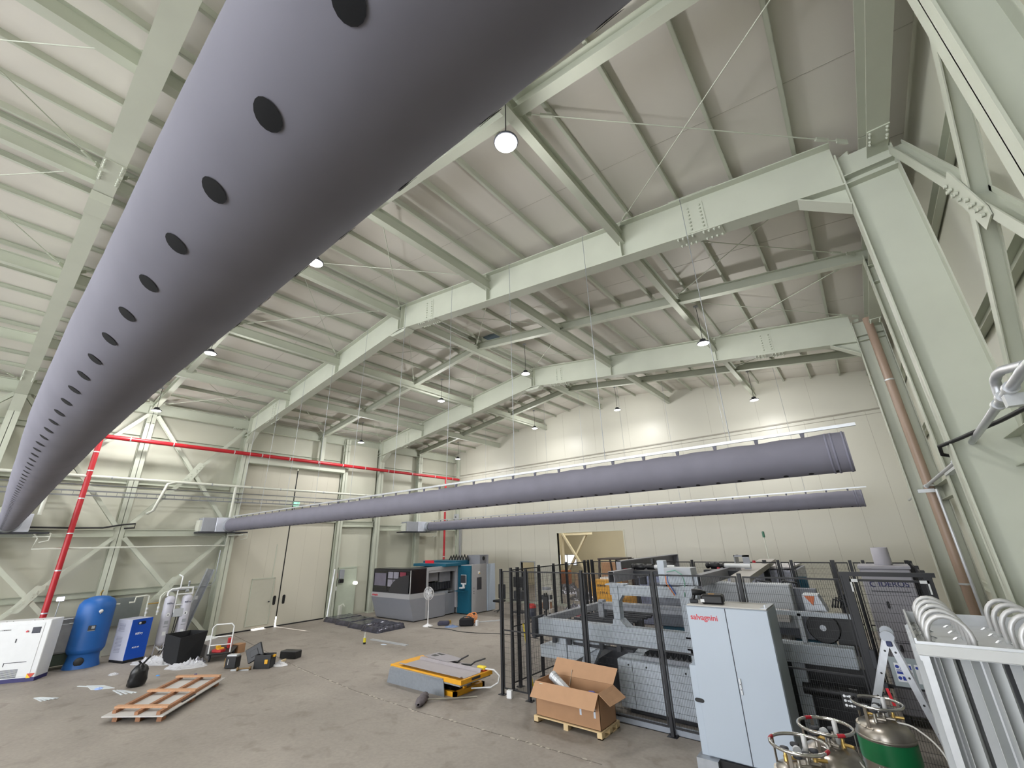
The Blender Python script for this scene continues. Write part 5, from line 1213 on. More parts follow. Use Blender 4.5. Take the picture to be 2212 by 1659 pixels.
# ------------------------------------------------ scissor lift table
t = thing('scissor_lift_table', 'yellow scissor lift table lowered on the floor with steel sheets on it', 'lift table', (-9.6, 8.65, 0))
MB(T_((9.6, -8.65, 0))).bbox(-10.95, -8.25, 8.15, 9.25, .3, .4, .006).build('platform', yel, t)
MB(T_((9.6, -8.65, 0))).bbox(-10.93, -8.3, 8.17, 9.23, .26, .3, .004).build('safety_bar', galv, t)
g = MB(T_((9.6, -8.65, 0))); g.box(-10.9, -8.55, 8.25, 8.33, 0, .1).box(-10.9, -8.55, 9.2, 9.28, 0, .1).box(-8.63, -8.55, 8.25, 9.28, 0, .1).box(-10.9, -10.82, 8.25, 9.28, 0, .1); g.build('base_frame', yel, t)
for y in (8.4, 9.1):
    for s_ in (1, -1): MB(T_((9.6, -8.65, 0))).bar((-10.7, y+.03*s_, .1 if s_ > 0 else .26), (-8.8, y+.03*s_, .26 if s_ > 0 else .1), .04, .08).build('scissor_arm', blackp, t)
for x in (-8.62, -8.9): MB(T_((9.6, -8.65, 0))).box(x-.03, x+.03, 9.2 if x < -8.8 else 8.6, 9.28 if x < -8.8 else 8.68, .1, .28).build('stop_post', yel, t)
MB(T_((9.6, -8.65, 0))).bbox(-10.2, -9.2, 8.5, 9.0, .02, .22, .02).build('hydraulic_unit', blackp, t)
MB(T_((9.6, -8.65, 0))).box(-8.248, -8.244, 8.5, 8.8, .33, .38).build('rating_label', dark, t)
mpart('channel_sheet', 'long folded grey steel tray lying on the yellow table', 'metal sheet', (-9.6, 8.6, .405), [('folded_tray', mat('tray_lilac_grey', (160,154,158), .5, .1, var=.03), lambda g: (g.box(-10.6, -8.3, 8.3, 8.85, .402, .408), g.prism([(8.3, .402), (8.22, .46), (8.16, .46), (8.16, .45), (8.215, .45), (8.295, .402)], -10.6, -8.3, 'x'), g.prism([(8.85, .402), (8.88, .47), (8.94, .47), (8.94, .46), (8.89, .46), (8.856, .402)], -10.6, -8.3, 'x')))])
mpart('flat_sheet', 'flat pale steel sheet under the hooked sheets on the yellow table', 'metal sheet', (-9.4, 9.1, .4), [('sheet', mat('tray_lilac_grey', (160,154,158), .5), lambda g: g.box(-10.5, -8.35, 8.98, 9.22, .402, .425))])
mpart('cut_sheet', 'steel plate with square cut-outs lying highest on the yellow table', 'metal sheet', (-10, 9.1, .49), [('plate', mat('cut_plate', (150,146,152), .5, .1, var=.03), lambda g: (g.prism([(-10.55, 8.95), (-9.5, 8.88), (-9.3, 9.3), (-9.9, 9.4), (-10.5, 9.45)], .475, .483),)), ('cut_out', blackp, lambda g: (g.prism([(-10.42, 9.1), (-10.22, 9.08), (-10.2, 9.22), (-10.4, 9.25)], .4835, .4845), g.prism([(-10.4, 9.3), (-10.15, 9.26), (-10.1, 9.36), (-10.4, 9.4)], .4835, .4845))), ('spacer', dark, lambda g: g.bbox(-10.2, -9.8, 9.0, 9.2, .41, .475))])
for k, (x, lab) in enumerate(((-9.35, 'curved black strip standing up from the sheets, beside the cut plate'), (-8.85, 'longer black strip standing up from the sheets, by the yellow handle'))):
    tag(MB().tube([(x-.3, 9.05, .44), (x, 9.1, .45), (x+.12, 9.12, .53), (x+.3+.1*k, 9.2, .62)], .02, 6).build('black_strip', blackp), lab, 'strip')
mpart('hand_control', 'yellow hand control with a white cable curving off the table', 'control', (-8.4, 9.1, .42), [('control_body', mat('control_yellow', (230,205,60), .5), lambda g: g.bbox(-8.55, -8.3, 8.98, 9.1, .41, .5, .02)), ('control_base', mat('tool_red', (180,40,44), .5), lambda g: g.bbox(-8.56, -8.29, 8.97, 9.11, .4, .43, .01)),
    ('white_cable', white, lambda g: g.tube([(-8.3, 9.04, .45), (-8.12, 9.15, .43), (-7.98, 9.2, .32), (-7.98, 9.15, .18), (-8.1, 9.0, .1), (-8.5, 8.75, .08)], .018, 8))])
t = thing('leaning_plate', 'grey steel plate leaning on the front of the yellow table', 'metal sheet', (-10.95, 8.07, 0))
MB().add([(0, 0, .0), (2.15, .07, 0), (2.1, .07, .36), (.1, 0.0, .36), (0, .02, .0), (2.15, .09, 0), (2.1, .09, .36), (.1, .02, .36)], [(0, 1, 2, 3), (7, 6, 5, 4), (0, 4, 5, 1), (3, 2, 6, 7), (0, 3, 7, 4), (1, 5, 6, 2)]).build('plate', mat('plate_blue_grey', (136,142,150), .5, .3, var=.07, scale=16), t)
MB().box(.1, 2.1, .02, .09, .355, .365).build('folded_edge', galv, t)
# mop
t = thing('floor_mop', 'shaggy grey dust mop with a long stick lying before the yellow table', 'mop', (-8.72, 7.3, 0))
vs, fs = [], []; n1, n2 = 26, 20
for i in range(n1+1):
    f_ = i/n1; x = .78*f_; r_ = .085*math.sin(PI*min(1, f_*1.0+.06))**.4 if 0 < f_ < 1 else .02
    for j in range(n2):
        a = 2*PI*j/n2; q = r_*(1+.35*noise.noise(Vector((x*14, math.cos(a)*2.5, math.sin(a)*2.5))))
        vs.append((x, q*math.cos(a)*1.3, max(.0, .075+q*math.sin(a))))
for i in range(n1):
    for j in range(n2): fs.append((i*n2+j, i*n2+(j+1) % n2, (i+1)*n2+(j+1) % n2, (i+1)*n2+j))
MB(R_(math.radians(126), 4, 'Z')).add(vs, fs, True).build('mop_head', mat('mop_grey', (98,92,96), .95, var=.15, scale=12, bump=.8, bscale=25), t)
MB().tube([(-.2, .35, .05), (.6, 1.25, .02)], .016, 10).build('mop_stick', mat('mop_stick', (140,136,124), .5), t)
# ------------------------------------------------ cardboard box on its pallet
t = thing('cardboard_box', 'large open cardboard box with folded-out flaps on a plywood pallet', 'cardboard box', (-6.15, 8.22, .115))
W, DD, HH, th = 1.45, .62, .58, .008
g = MB().box(0, W, 0, th, 0, HH).box(0, W, DD-th, DD, 0, HH).box(0, th, 0, DD, 0, HH).box(W-th, W, 0, DD, 0, HH).box(0, W, 0, DD, 0, th); g.build('box_body', card, t)
fl = mat('cardboard_flap', (176,138,106), .8, var=.04)
MB(T_((0, 0, HH)) @ R_(math.radians(-62), 4, 'X')).add([(0, 0, 0), (W, 0, 0), (W+.02, -.3, 0), (-.05, -.3, 0), (0, 0, th), (W, 0, th), (W+.02, -.3, th), (-.05, -.3, th)] , [(0, 1, 2, 3), (7, 6, 5, 4), (0, 4, 5, 1), (1, 5, 6, 2), (2, 6, 7, 3), (3, 7, 4, 0)]).build('front_flap', fl, t) if False else None
def flap(pts, nm):
    c = Vector((0, 0, 0)); P_ = [Vector(p) for p in pts]; n = (P_[1]-P_[0]).cross(P_[2]-P_[0]).normalized()*th
    MB().add([tuple(p) for p in P_]+[tuple(p+n) for p in P_], [(3, 2, 1, 0), (4, 5, 6, 7), (0, 1, 5, 4), (1, 2, 6, 5), (2, 3, 7, 6), (3, 0, 4, 7)]).build(nm, fl, t)
flap([(0, 0, HH), (W, 0, HH), (W-.02, -.17, HH-.24), (-.03, -.17, HH-.24)], 'front_flap')
flap([(W, 0, HH), (W, DD, HH), (W+.26, DD-.02, HH-.16), (W+.22, .02, HH-.17)], 'side_flap')
flap([(0, DD, HH), (W, DD, HH), (W+.08, DD+.1, HH+.26), (.06, DD+.14, HH+.28)], 'back_flap')
flap([(0, 0, HH), (0, DD, HH), (.02, DD, HH-.25), (.05, 0, HH-.25)], 'inner_flap')
g = MB()
g.box(1.02, 1.36, -.003, 0, .28, .34).box(1.02, 1.06, -.003, 0, .18, .3).box(1.32, 1.36, -.003, 0, .18, .3); g.build('clear_tape', mat('tape_pale', (196,204,216), .3, var=.03), t)
g = MB(); g.prism([(.1, .0), (.14, -.05), (.19, -.02), (.22, .0)], HH-.03, HH-.02, 'z').bar((.45, DD-.03, HH-.15), (.5, DD+.02, HH+.12), .03, .002); g.build('torn_tape', mat('tape_cream', (220,212,196), .5, var=.03), t)
text('box_lettering', 'MADE IN ITALY', .03, mat('print_brown', (120,84,60), .8, var=0), T_((.6, -.0015, .3)) @ R_(PI/2, 4, 'X'), t)
t = thing('metal_tube', 'short silver ribbed duct tube sticking out of the cardboard box', 'tube', (-5.95, 8.55, .6))
MB().tube([(0, 0, .15), (.75, -.12, -.25)], .085, 24, cap=False).tube([(0, 0, .15), (.06, -.01, .12)], .092, 24).build('tube_body', galvl, t)
g = MB()
for k in (.12, .2): g.tube([(.75*k, -.12*k, .15-.4*k), (.75*(k+.02), -.12*(k+.02), .15-.4*(k+.02))], .09, 24)
g.build('bead_ring', galvl, t)
smallbox('blue_wrapper', 'bit of blue wrapping inside the cardboard box corner', 'wrapping', -4.95, 8.4, .55, .14, .1, .1, mat('wrap_blue', (70,80,170), .5), .3, .02)
t = thing('box_pallet', 'pale plywood pallet under the cardboard box', 'pallet', (-6.19, 8.18, 0))
MB().box(0, 1.52, 0, .72, .095, .113).build('pallet_deck', woodl, t)
for x in (0, .7, 1.42):
    for y in (0, .3, .6): MB().box(x, x+.1, y, y+.12, 0, .095).build('pallet_block', woodl, t)
for x in (0, 1.42): MB().box(x, x+.1, .0, .72, .0, .016).build('bottom_board', woodl, t)
smallbox('white_carton', 'tiny white carton on the floor at the fence corner post', 'carton', -7.45, 8.95, 0, .13, .1, .16, white, .2)
strip('yellow pole leaning inside the fence corner', -7.5, 9.5, -7.05, 9.3, .03, m=mat('pole_yellow', (224,200,40), .5), h=.02) if False else tag(MB().bar((-7.5, 9.6, 1.42), (-7.02, 9.28, .22), .028, .028).build('yellow_strap', mat('pole_yellow', (224,200,40), .5)), 'yellow strap slanting behind the fence corner posts', 'strap')
# ------------------------------------------------ laser cutter in the far corner
o = (-20.6, 14.2, 0); LM = T_((20.6, -14.2, 0))
t = thing('laser_cutter', 'large grey and teal laser cutting machine with smoked windows in the far corner', 'laser cutter', o)
lg = mat('laser_grey', (134,136,144), .45, var=.02); lg2 = mat('laser_light_grey', (160,160,164), .45, var=.02)
g = MB(LM)
# tapered front table housing
xa, xb, y0, y1, yb = -20.55, -17.58, 13.92, 14.22, 16.17
g.add([(xa, y1, .04), (xb, y1, .04), (xb, yb, .04), (xa, yb, .04), (xa-.1, y0, .98), (xb, y0, .98), (xb, yb, .98), (xa-.1, yb, .98)], [(3, 2, 1, 0), (4, 5, 6, 7), (0, 1, 5, 4), (1, 2, 6, 5), (2, 3, 7, 6), (3, 0, 4, 7)]); g.build('table_housing', lg, t)
MB(LM).box(xa-.1, xb+.005, y0-.005, 14.95, .98, 1.2).box(xb-.3, xb+.005, 14.95, yb, .98, 1.05).build('upper_band', lg2, t)
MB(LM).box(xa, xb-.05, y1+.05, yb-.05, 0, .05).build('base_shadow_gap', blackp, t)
sm = mat('smoked_glass', (30,30,36), .08, var=0, alpha=.82); fr = mat('canopy_frame', (34,34,42), .3, var=0)
z0, z1 = 1.2, 2.28
cp = MB(LM).box(xa-.02, xb, y0+.02, y0+.03, z0, z1).box(xb-.01, xb, y0+.03, 14.88, z0, z1).build('smoked_window', sm, t)
g = MB(LM)
for x in (xa-.02, xa+1.12, xb-.035): g.box(x, x+.035, y0+.0, y0+.02, z0, z1)
g.box(xa-.02, xb, y0, y0+.02, z1-.09, z1).box(xa-.02, xb, y0, y0+.02, z0, z0+.05).box(xb-.01, xb+.01, y0, 14.88, z1-.05, z1).box(xa, xb, y0, 14.9, z1-.02, z1)
g.build('canopy_frame', fr, t)
MB(LM).box(xb-.005, xb+.02, y0-.01, y0+.02, z0, z1-.05).build('corner_strip', galvl, t)
MB(LM).box(xa+.08, xa+1.05, y0-.006, y0, z0+.3, z1-.2).build('window_pane', mat('pane_grey', (108,104,120), .25, var=.1, scale=3), t)
g = MB(LM)
for (a, c, e, f_) in ((1.2, 1.6, 1.85, 2.14), (1.65, 2.05, 1.85, 2.14), (1.2, 1.6, 1.48, 1.8), (1.65, 1.85, 1.5, 1.8)): g.box(xa+a, xa+c, y0-.006, y0, e, f_)
g.build('window_sheet', mat('pane_light', (140,138,152), .25, var=.1), t)
MB(LM).box(xa+2.15, xb-.35, y0-.006, y0, 1.95, 2.14).build('red_notice', mat('notice_dark_red', (130,50,70), .4), t)
MB(LM).prism([(xa+1.2, z0)]+[(xa+2.9-1.55*math.cos(a), z0+.82*math.sin(a)) for a in [k*PI/24 for k in range(13)]]+[(xb-.1, z0+.82), (xb-.1, z0)], y0-.012, y0-.007, 'y').build('curved_hood', mat('hood_dark', (46,46,52), .35, var=.04), t)
MB(LM).box(xa, xb-.05, 14.9, 14.95, z0, 2.2).build('inner_wall', mat('inner_dark', (52,52,58), .5), t)
# portal and cabin
MB(LM).bbox(xb-.1, xb+.02, 14.9, 15.02, 0.05, z1+.02, .004).build('portal_post', lg2, t)
MB(LM).bbox(xb-.12, xb+.02, 15.02, 17.08, 2.14, 2.3, .004).bbox(xb-.12, xb+.02, 16.93, 17.08, 0.3, 2.14, .004).box(xb-.3, xb, 15.05, 16.95, 2.04, 2.14).build('portal_frame', lg2, t)
MB(LM).box(-19.4, -19.35, 15.0, 17.0, .5, 2.2).box(-19.4, xb-.12, 15.0, 17.0, 2.2, 2.25).box(-19.4, xb-.2, 15.0, 17.0, .95, 1.0).build('cabin_interior', blackp, t)
MB(LM).bbox(-18.0, -17.85, 15.1, 15.9, 1.62, 2.05, .01).bbox(-18.0, -17.85, 16.0, 16.75, 1.55, 2.08, .01).build('cutting_head_cover', mat('cover_grey', (124,124,130), .4), t)
g = MB(LM)
for k in range(16): g.box(-18.1, -17.9, 15.1+k*.11, 15.16+k*.11, 1.2, 1.55)
g.build('brush_curtain', dark, t)
g = MB(LM)
for k in range(7): g.box(-18.9+.18*k, -18.86+.18*k, 15.1, 16.9, 1.05, 1.09)
g.box(-19, -17.7, 15.1, 15.15, 1.05, 1.1).box(-18.0, -17.75, 15.8, 16.5, 1.0, 1.12); g.build('slat_bed', galv, t)
MB(LM).bbox(-18.8, -17.7, 16.25, 16.95, .05, 1.0, .01).build('inner_housing', lg, t)
MB(LM).box(-20.4, -16.7, 17.08, 18.85, .04, 2.28).build('cabin_body', lg2, t)
MB(LM).bbox(-17.6, -16.66, 17.02, 17.12, .04, 2.27, .004).bbox(-20.4, -17.7, 17.0, 18.6, 2.28, 2.5, .01).bbox(-19.9, -17.3, 15.9, 17.0, 2.28, 2.42, .01).build('teal_panel', teal, t)
dr = MB(LM).bbox(-16.72, -16.64, 17.14, 18.25, .04, 2.32, .006).build('side_door', lg2, t)
MB(LM).box(-16.64, -16.632, 17.5, 17.85, 1.1, 1.68).build('door_window', mat('window_dark', (72,72,78), .15), dr)
MB(LM).box(-16.64, -16.634, 17.58, 17.74, 1.85, 1.98).build('warning_sticker', white, dr)
MB(LM).box(-16.634, -16.631, 17.66, 17.74, 1.85, 1.9).build('yellow_sticker', yt, dr)
g = MB(LM)
for z in (1.2, 1.05, .95): g.lathe([(.02, -16.64), (.02, -16.63)], 10, 'x', (0, 17.28, z))
g.build('door_lock', blackp, dr)
MB(LM).bbox(-16.66, -16.6, 18.27, 18.9, .04, 2.3, .006).build('open_door', mat('door_pale_blue', (168,180,196), .45, var=.02), t)
cn = MB(LM).bbox(-17.25, -16.9, 16.9, 16.95, 1.45, 1.82, .01).build('console_screen', dark, t)
MB(LM).bbox(-17.27, -16.88, 16.95, 16.97, 1.38, 1.84, .01).bbox(-17.2, -16.95, 16.75, 16.95, 1.2, 1.26, .01).bbox(-17.1, -17.02, 16.9, 17.02, 1.24, 1.45).build('console_arm', white, cn)
MB(LM).box(-17.5, -16.8, 16.7, 17.02, 1.07, 1.1).build('console_shelf', teal, cn)
g = MB(LM)
for k in range(7): g.tube([(-19.1+.22*k, 17.8, 2.5), (-19.05+.22*k, 17.9, 2.72+.03*(k % 3)), (-18.9+.22*k, 17.85, 2.5)], .04, 8)
g.build('roof_hose', blackp, t)
MB(LM).bbox(-17.9, -16.9, 18.0, 18.7, 2.28, 2.75, .01).build('roof_unit', lg, t)
MB(LM).lathe([(.1, -16.9), (.1, -16.88), (.05, -16.87)], 16, 'x', (0, 18.3, 2.58)).build('vent_port', blackp, t)
rb = mat('brand_red', (214,34,54), .4, var=0)
text('brand_lettering', 'salvagnini', .13, rb, T_((xa-.02, y0-.012, 1.04)) @ R_(PI/2, 4, 'X'), t, bold=True)
MB(LM).box(-18.9, -18.2, 15.88, 15.9, 2.44, 2.58).build('brand_strip', rb, t)
t_ = [o_ for o_ in t.children if o_.name.startswith('brand_lettering')][0]; t_.location = (20.6, -14.2, 0)
tag(MB().tube([(-22.3, 13.9, 1.55), (-22.1, 13.9, 1.55)], .09, 12).build('wall_bulb', mat('bulb_white', (240,240,235), .4, var=0, emit=(250,250,240), estr=1)), 'small round white light on the wall above the wrapped pads', 'lamp')
# standing fan
t = thing('standing_fan', 'white pedestal fan standing before the laser cutter', 'fan', (-16.25, 13.95, 0), math.radians(12))
fw = mat('fan_white', (220,220,222), .4, var=.02)
MB().lathe([(.22, 0), (.22, .02), (.15, .05), (.04, .09), (.03, .12)], 28).build('fan_base', fw, t)
MB().lathe([(.022, .1), (.022, .6), (.016, .62), (.016, 1.2)], 12).build('fan_pole', fw, t)
fm_ = T_((0, 0, 1.3))
MB(fm_).lathe([(.05, .02), (.07, .06), (.06, .16), (.03, .18)], 18, 'y').tube([(0, .1, 0), (0, .05, -.14)], .025, 8).build('fan_motor', fw, t)
g = MB(fm_)
for k in range(4):
    a = k*PI/2+.4; M1 = R_(a, 4, 'Y') @ R_(.35, 4, 'X')
    g.add([(.04, 0, -.02), (.10, 0, -.07), (.2, .01, -.08), (.225, .02, 0), (.2, .02, .05), (.1, .01, .04), (.04, 0, .02)], [tuple(range(7))]) if False else g.prism([(.03, -.02), (.1, -.075), (.19, -.085), (.225, -.02), (.21, .05), (.1, .045), (.03, .02)], -.004, .004, 'y', M1)
g.build('fan_blade', mat('blade_grey', (176,178,184), .4, var=0), t)
MB(fm_).lathe([(.05, -.03), (.05, .02), (0, .02)], 16, 'y').build('hub_cap', fw, t)
g = MB(fm_); My = R_(PI/2, 4, 'X')
for R1, yy in ((.265, 0.0), (.265, -.03), (.2, -.07), (.13, -.085), (.06, -.09), (.2, .06)):
    g.torus((0, 0, -yy), R1, .004 if R1 < .26 else .007, 32, 6, My)
for k in range(40):
    a = 2*PI*k/40; c, s_ = math.cos(a), math.sin(a)
    g.tube([(.05*c, -.09, .05*s_), (.2*c, -.07, .2*s_), (.265*c, -.015, .265*s_)], .0018, 4, cap=False)
g.build('fan_cage', fw, t)
# bags and cables before the cutter
t = thing('tool_bag', 'black soft tool bag on the floor by the coiled orange cables', 'bag', (-14.9, 14.55, 0), math.radians(38))
MB().bbox(0, .62, 0, .34, 0, .3, .05).build('bag_body', mat('bag_cloth', (22,22,26), .9, var=.1), t)
MB().tube([(.1, .17, .29), (.2, .17, .36), (.42, .17, .36), (.52, .17, .29)], .018, 8).build('bag_handle', blackp, t)
t = thing('folded_jacket', 'dark grey folded cloth lying by the fan base', 'cloth', (-15.9, 14.2, 0), math.radians(38))
MB().bbox(0, .5, 0, .3, 0, .16, .04).build('cloth_bundle', mat('cloth_navy', (62,62,78), .95, var=.1), t)
crumple('blue_cloth', 'light blue crumpled cloth between dark cloth and black bag', 'cloth', -15.15, 14.35, .3, .2, .12, mat('cloth_blue', (110,130,165), .9), 81, .6, n=18)
t = thing('coiled_cable', 'heap of coiled orange cable behind the black tool bag', 'cable', (-14.75, 15.15, 0))
g = MB()
for k in range(9):
    M1 = T_((.05*math.sin(k*2.1), .12*math.cos(k*1.7), .16+.02*k)) @ R_(.9+.25*math.sin(k*3), 4, 'X') @ R_(k*.9, 4, 'Z')
    g.torus((0, 0, 0), .17+.02*(k % 3), .016, 26, 6, M1)
g.build('orange_coil', mat('coil_orange', (216,140,84), .6), t)
smallbox('red_clamp', 'red and black hand tool by the fan base', 'hand tool', -16.1, 14.75, 0, .16, .08, .08, mat('tool_orange', (226,90,50), .5), .6)
smallbox('gold_spool', 'little gold spool lying by the red hand tool', 'spool', -15.85, 14.9, 0, .1, .08, .14, mat('gold', (190,160,90), .4, .5), .2)
smallbox('blue_can', 'small blue can beside the orange coil', 'can', -15.15, 15.3, 0, .22, .16, .2, mat('can_blue', (30,80,160), .5), .2)
smallbox('white_spool', 'white spools standing by the orange coil', 'spool', -14.35, 15.1, 0, .1, .1, .22, white, 0)
hose('thin black cable snaking on the floor past the fan toward the fence', [(-16.3, 13.9, .01), (-15.6, 13.75, .01), (-14.9, 13.9, .01), (-14.2, 13.8, .01), (-13.4, 13.9, .01), (-12.3, 14.3, .01), (-11, 14.4, .01), (-9.5, 14.2, .01), (-8.2, 14.4, .01)], .012, cable, 'cable', 'floor_cable')
# ------------------------------------------------ things near the far wall behind the fence
t = thing('office_chair', 'black office chair piled with a dark monitor stand by the cutter', 'chair', (-15.9, 18.4, 0))
MB().lathe([(.02, .1), (.02, .5)], 8).build('gas_post', blackp, t)
g = MB()
for k in range(5): g.bar((0, 0, .12), (.28*math.cos(k*1.257), .28*math.sin(k*1.257), .05), .04, .03)
g.build('star_base', blackp, t)
MB().bbox(-.25, .25, -.25, .25, .48, .58, .03).build('seat', blackp, t); MB().bbox(-.24, .24, .2, .28, .6, 1.3, .03).build('backrest', blackp, t)
t = thing('monitor_stand', 'black monitor on a dark trolley stand by the fence corner', 'monitor', (-14.9, 18.9, 0))
MB().bbox(-.4, .4, -.03, .03, 1.15, 1.65, .01).build('screen', blackp, t); MB().bbox(-.3, .3, -.25, .25, .55, .62).bbox(-.03, .03, -.03, .03, 0, 1.2).bbox(-.35, .35, -.3, .3, 0, .06).bbox(-.28, .28, -.2, .2, .62, 1.0, .03).build('stand', dark, t)
t = thing('shop_vacuum', 'round vacuum cleaner with red lid behind the fence', 'vacuum cleaner', (-13.4, 17.8, 0))
MB().lathe([(.22, .06), (.24, .1), (.24, .42), (.22, .44)], 24).build('drum', mat('drum_grey', (60,66,84), .4), t); MB().lathe([(.24, .44), (.24, .52), (.18, .6), (0, .62)], 24).build('lid', mat('vac_red', (214,50,44), .4), t); MB().box(-.03, .03, -.26, -.235, .2, .4).build('stripe', white, t)
MB().torus((0, 0, .05), .2, .04, 20, 8).build('wheel_base', blackp, t)
t = thing('utility_cart', 'white wire trolley holding small boxes behind the fence', 'cart', (-13.3, 19.0, 0))
g = MB()
for x in (-.3, .3):
    for y in (-.22, .22): g.bar((x, y, .1), (x, y, 1.1), .02, .02)
for z in (.25, .65, 1.08): g.box(-.3, .3, -.22, .22, z, z+.015)
g.build('cart_frame', white, t)
for k in range(4): MB().lathe([(.06, -.02), (.06, .02)], 12, 'y', ((-.3, .3)[k % 2], (-.22, .22)[k//2], .06)).build('wheel', blackp, t)
smallbox('parts_carton', 'brown carton on the lower shelf of the white trolley', 'carton', -13.3, 19.0, .266, .4, .3, .28, card)
smallbox('dark_case', 'dark case on the middle shelf of the white trolley', 'case', -13.3, 19.0, .666, .45, .3, .2, dark)
smallbox('grey_case', 'grey case on the top of the white trolley', 'case', -13.3, 19.0, 1.096, .35, .3, .12, grey)
t = thing('black_panel_stand', 'black board standing on a pole inside the fence', 'board', (-6.97, 9.9, 0))
MB().bbox(-.09, .09, -.02, .02, 1.74, 2.05, .015).bbox(-.05, -.02, -.02, .02, 2.05, 2.12).bbox(.01, .05, -.02, .02, 2.05, 2.13).build('board', blackp, t); MB().bbox(-.02, .02, -.02, .02, 1.58, 1.76).build('pole', blackp, t)
crumple('red_sheet', 'crumpled red sheet on the floor beyond the fence', 'sheet', -12.2, 19.6, .8, .4, .35, mat('red_sheet', (170,50,70), .7), 91, n=18)
for k, (x, y, s_) in enumerate(((-12.9, 20.8, .5), (-14.5, 24.5, .9), (-17, 27, 1.1), (-16, 30, 1.2))):
    crumple('foil_heap', ('silver foil heap on the floor before the big wall opening', 'silver foil heap just inside the annex', 'large pale film heap deeper in the annex', 'pale film heap under the annex window')[k], 'foil', x, y, s_, s_*.7, .5+.2*k, mat('foil', (160,160,170), .25, .7), 100+k, n=22)
smallbox('annex_carton', 'orange-brown carton on the heaps in the annex', 'carton', -18.2, 28.6, 0, .6, .6, 1.3, mat('carton_orange', (176,112,70), .8))
smallbox('annex_carton', 'light carton beside the orange-brown one in the annex', 'carton', -17.0, 29.4, 0, 1.6, .6, 1.1, mat('carton_light', (206,184,156), .8))
smallbox('timber_pile', 'dark timber pile under the annex window', 'timber', -15.4, 31, 0, 1.6, 1.0, 1.5, mat('old_wood', (112,92,76), .8, var=.2))
smallbox('tall_carton', 'tall brown carton standing at the far wall behind the forklift', 'carton', -10.3, 20.6, 0, .95, .8, 2.3, card)
smallbox('wrapped_carton', 'film wrapped brown carton before the tall one', 'carton', -10.0, 19.4, 0, .8, .7, 1.45, mat('wrapped_brown', (170,136,112), .5, var=.1))
smallbox('blue_bundle', 'pale blue wrapped bundle behind the forklift mast', 'bundle', -8.0, 19.2, 0, 1.3, .6, 2.25, mat('bundle_blue', (160,170,205), .6, var=.1), 0, .05)
# forklift seen from behind
fo = (-8.5, 16.0, 0)
t = thing('forklift', 'yellow forklift with black overhead guard, seen from behind beyond the fence', 'forklift', fo)
MB().prism([(-.52, 1.9), (.5, 1.9), (.55, 1.6), (.52, 1.2), (.3, .9), (.26, .55), (-.26, .55), (-.3, .9), (-.52, 1.2), (-.55, 1.6)], 0, .55, 'y').build('counterweight', yel, t)
MB().bbox(-.5, .5, .55, 2.0, .35, 1.25, .03).build('chassis', yel, t)
text('model_lettering', 'crawler', .13, blackp, T_((-.3, -.003, 1.68)) @ R_(PI/2, 4, 'X'), t, bold=True)
text('serial_lettering', '7 FB 4', .12, mat('text_brown', (90,60,20), .5), T_((-.2, -.003, 1.42)) @ R_(PI/2, 4, 'X'), t, bold=True)
MB().box(-.5, -.36, -.004, 0, 1.42, 1.56).box(.34, .5, -.004, 0, 1.4, 1.58).build('white_label', white, t)
MB().bbox(-.3, .35, .3, .7, 1.9, 1.97, .01).build('seat_base', white, t)
g = MB()
for x in (-.45, .42):
    g.bar((x, .45, 1.2), (x-.02, .7, 2.6), .07, .07); g.bar((x, 1.9, 1.2), (x, 1.6, 2.6), .06, .06)
g.box(-.5, .5, .6, 1.7, 2.6, 2.65)
g.build('overhead_guard', mat('guard_dark', (48,34,32), .5), t)
MB().box(.25, .4, 2.0, 2.15, .2, 2.6).box(-.4, -.25, 2.0, 2.15, .2, 2.6).build('mast', blackp, t)
for x in (-.48, .48):
    for y in (.35, 1.7): MB().lathe([(.2, -.09), (.26, -.08), (.26, .08), (.2, .09)], 22, 'x', (x, y, .26)).build('wheel', blackp, t)
smallbox('orange_hopper', 'small orange bin beyond the machine portal', 'bin', -7.0, 16.4, 1.35, .5, .4, .45, mat('hopper_orange', (200,140,40), .5)) if False else None
# light slit on the floor where daylight gets under the sliding door is left to the gap itself
wl = thing('wall_switch_panel', 'grey switch box with red notice beside the door jamb post', 'switch box', (-22.42, 13.05, 1.5))
MB().bbox(-.03, .08, .0, .25, .3, .75, .01).build('box_body', grey, wl); MB().bbox(.0, .1, -.02, .25, .1, .28, .02).build('black_plug', blackp, wl)
MB().box(.0, .02, -.28, -.1, .35, .6).build('notice', mat('notice_pale', (206,170,165), .5), wl); MB().bbox(.0, .03, -.2, -.08, -.25, -.05).build('socket', white, wl)
tag(MB().bar((-21.7, 12.2, .02), (-22.3, 12.7, 2.3), .06, .03).build('leaning_strip', galvl), 'pale metal strip leaning against the door jamb post', 'strip')
tag(MB().bbox(-22.3, -22.15, 13.1, 13.25, 0, .55, .01).tube([(-22.2, 13.2, .55), (-22.1, 13.25, .62), (-22.1, 13.35, .5)], .03, 6).build('power_socket', pvc), 'white socket post with black plugs near the wrapped pads', 'socket')
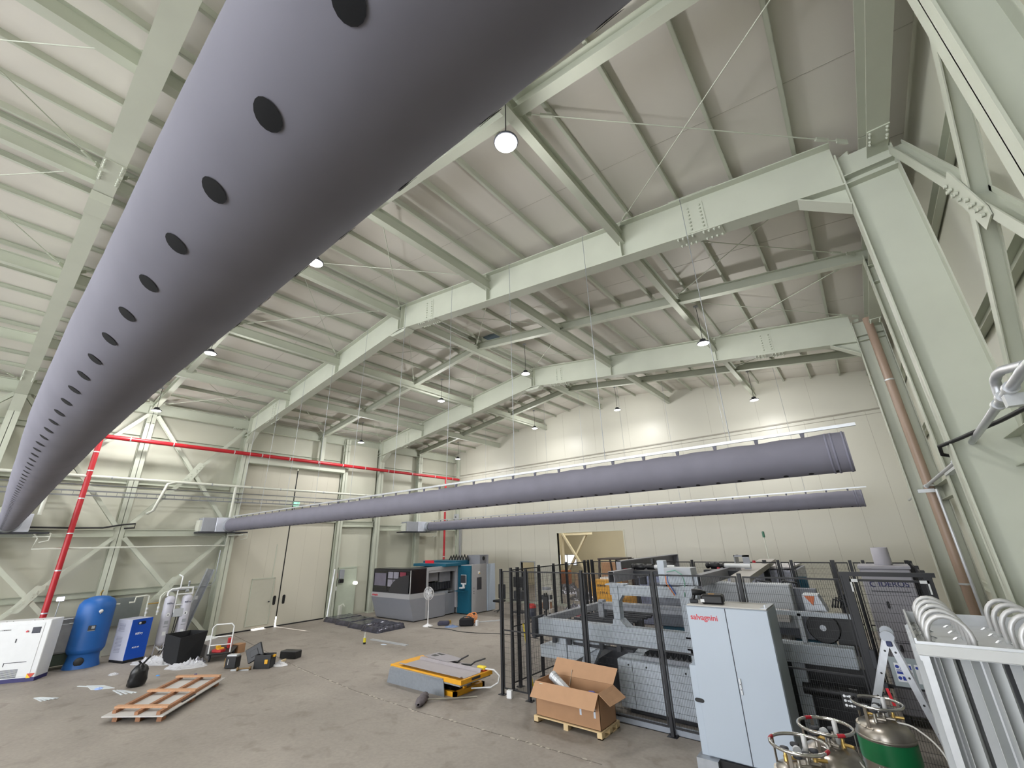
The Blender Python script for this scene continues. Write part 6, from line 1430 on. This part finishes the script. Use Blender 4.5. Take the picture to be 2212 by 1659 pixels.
# ------------------------------------------------ light, world, camera
w = bpy.data.worlds.new('world'); bpy.context.scene.world = w; w.use_nodes = True
bg = w.node_tree.nodes['Background']; bg.inputs['Color'].default_value = (.92, .95, 1.0, 1); bg.inputs['Strength'].default_value = SKY
l = bpy.data.lights.new('daylight', 'SUN')
l.energy = 30; l.angle = math.radians(.6); l.color = (1, .96, .9)
so = bpy.data.objects.new('daylight', l); C.objects.link(so); so.rotation_euler = Vector((1, .114, -.17)).to_track_quat('-Z', 'Y').to_euler()
al = bpy.data.lights.new('annex_area_light', 'AREA'); al.shape = 'RECTANGLE'; al.size = 8; al.size_y = 6; al.energy = 420; al.color = (1, .97, .9)  # unseen broad area light under the annex ceiling, without a lamp body
ao = bpy.data.objects.new('annex_area_light', al); C.objects.link(ao); ao.location = (-15, 28, 6.3)
cam = bpy.data.cameras.new('camera'); co = bpy.data.objects.new('camera', cam); C.objects.link(co)
cam.sensor_width = 36; cam.lens = 903.8/2212*36; cam.clip_start = .05; cam.clip_end = 200
yaw, pit, rol = (math.radians(a) for a in (-38.469, 20.605, -1.7154))
f_ = Vector((math.sin(yaw)*math.cos(pit), math.cos(yaw)*math.cos(pit), math.sin(pit))); r_ = Vector((math.cos(yaw), -math.sin(yaw), 0)); u_ = r_.cross(f_)
r2 = r_*math.cos(rol)+u_*math.sin(rol); u2 = -r_*math.sin(rol)+u_*math.cos(rol)
co.matrix_world = Matrix(((r2.x, u2.x, -f_.x, 0), (r2.y, u2.y, -f_.y, 0), (r2.z, u2.z, -f_.z, 3.4), (0, 0, 0, 1)))
sc = bpy.context.scene; sc.camera = co
sc.view_settings.view_transform = 'Standard'; sc.view_settings.look = 'None'; sc.view_settings.gamma = 1; sc.view_settings.use_curve_mapping = False
sc.view_settings.exposure = EXPO
sc.cycles.use_denoising = True; sc.cycles.max_bounces = 8; sc.cycles.diffuse_bounces = 6; sc.cycles.glossy_bounces = 3; sc.cycles.transparent_max_bounces = 12; sc.cycles.caustics_reflective = False; sc.cycles.caustics_refractive = False
sc.cycles.sample_clamp_indirect = 6
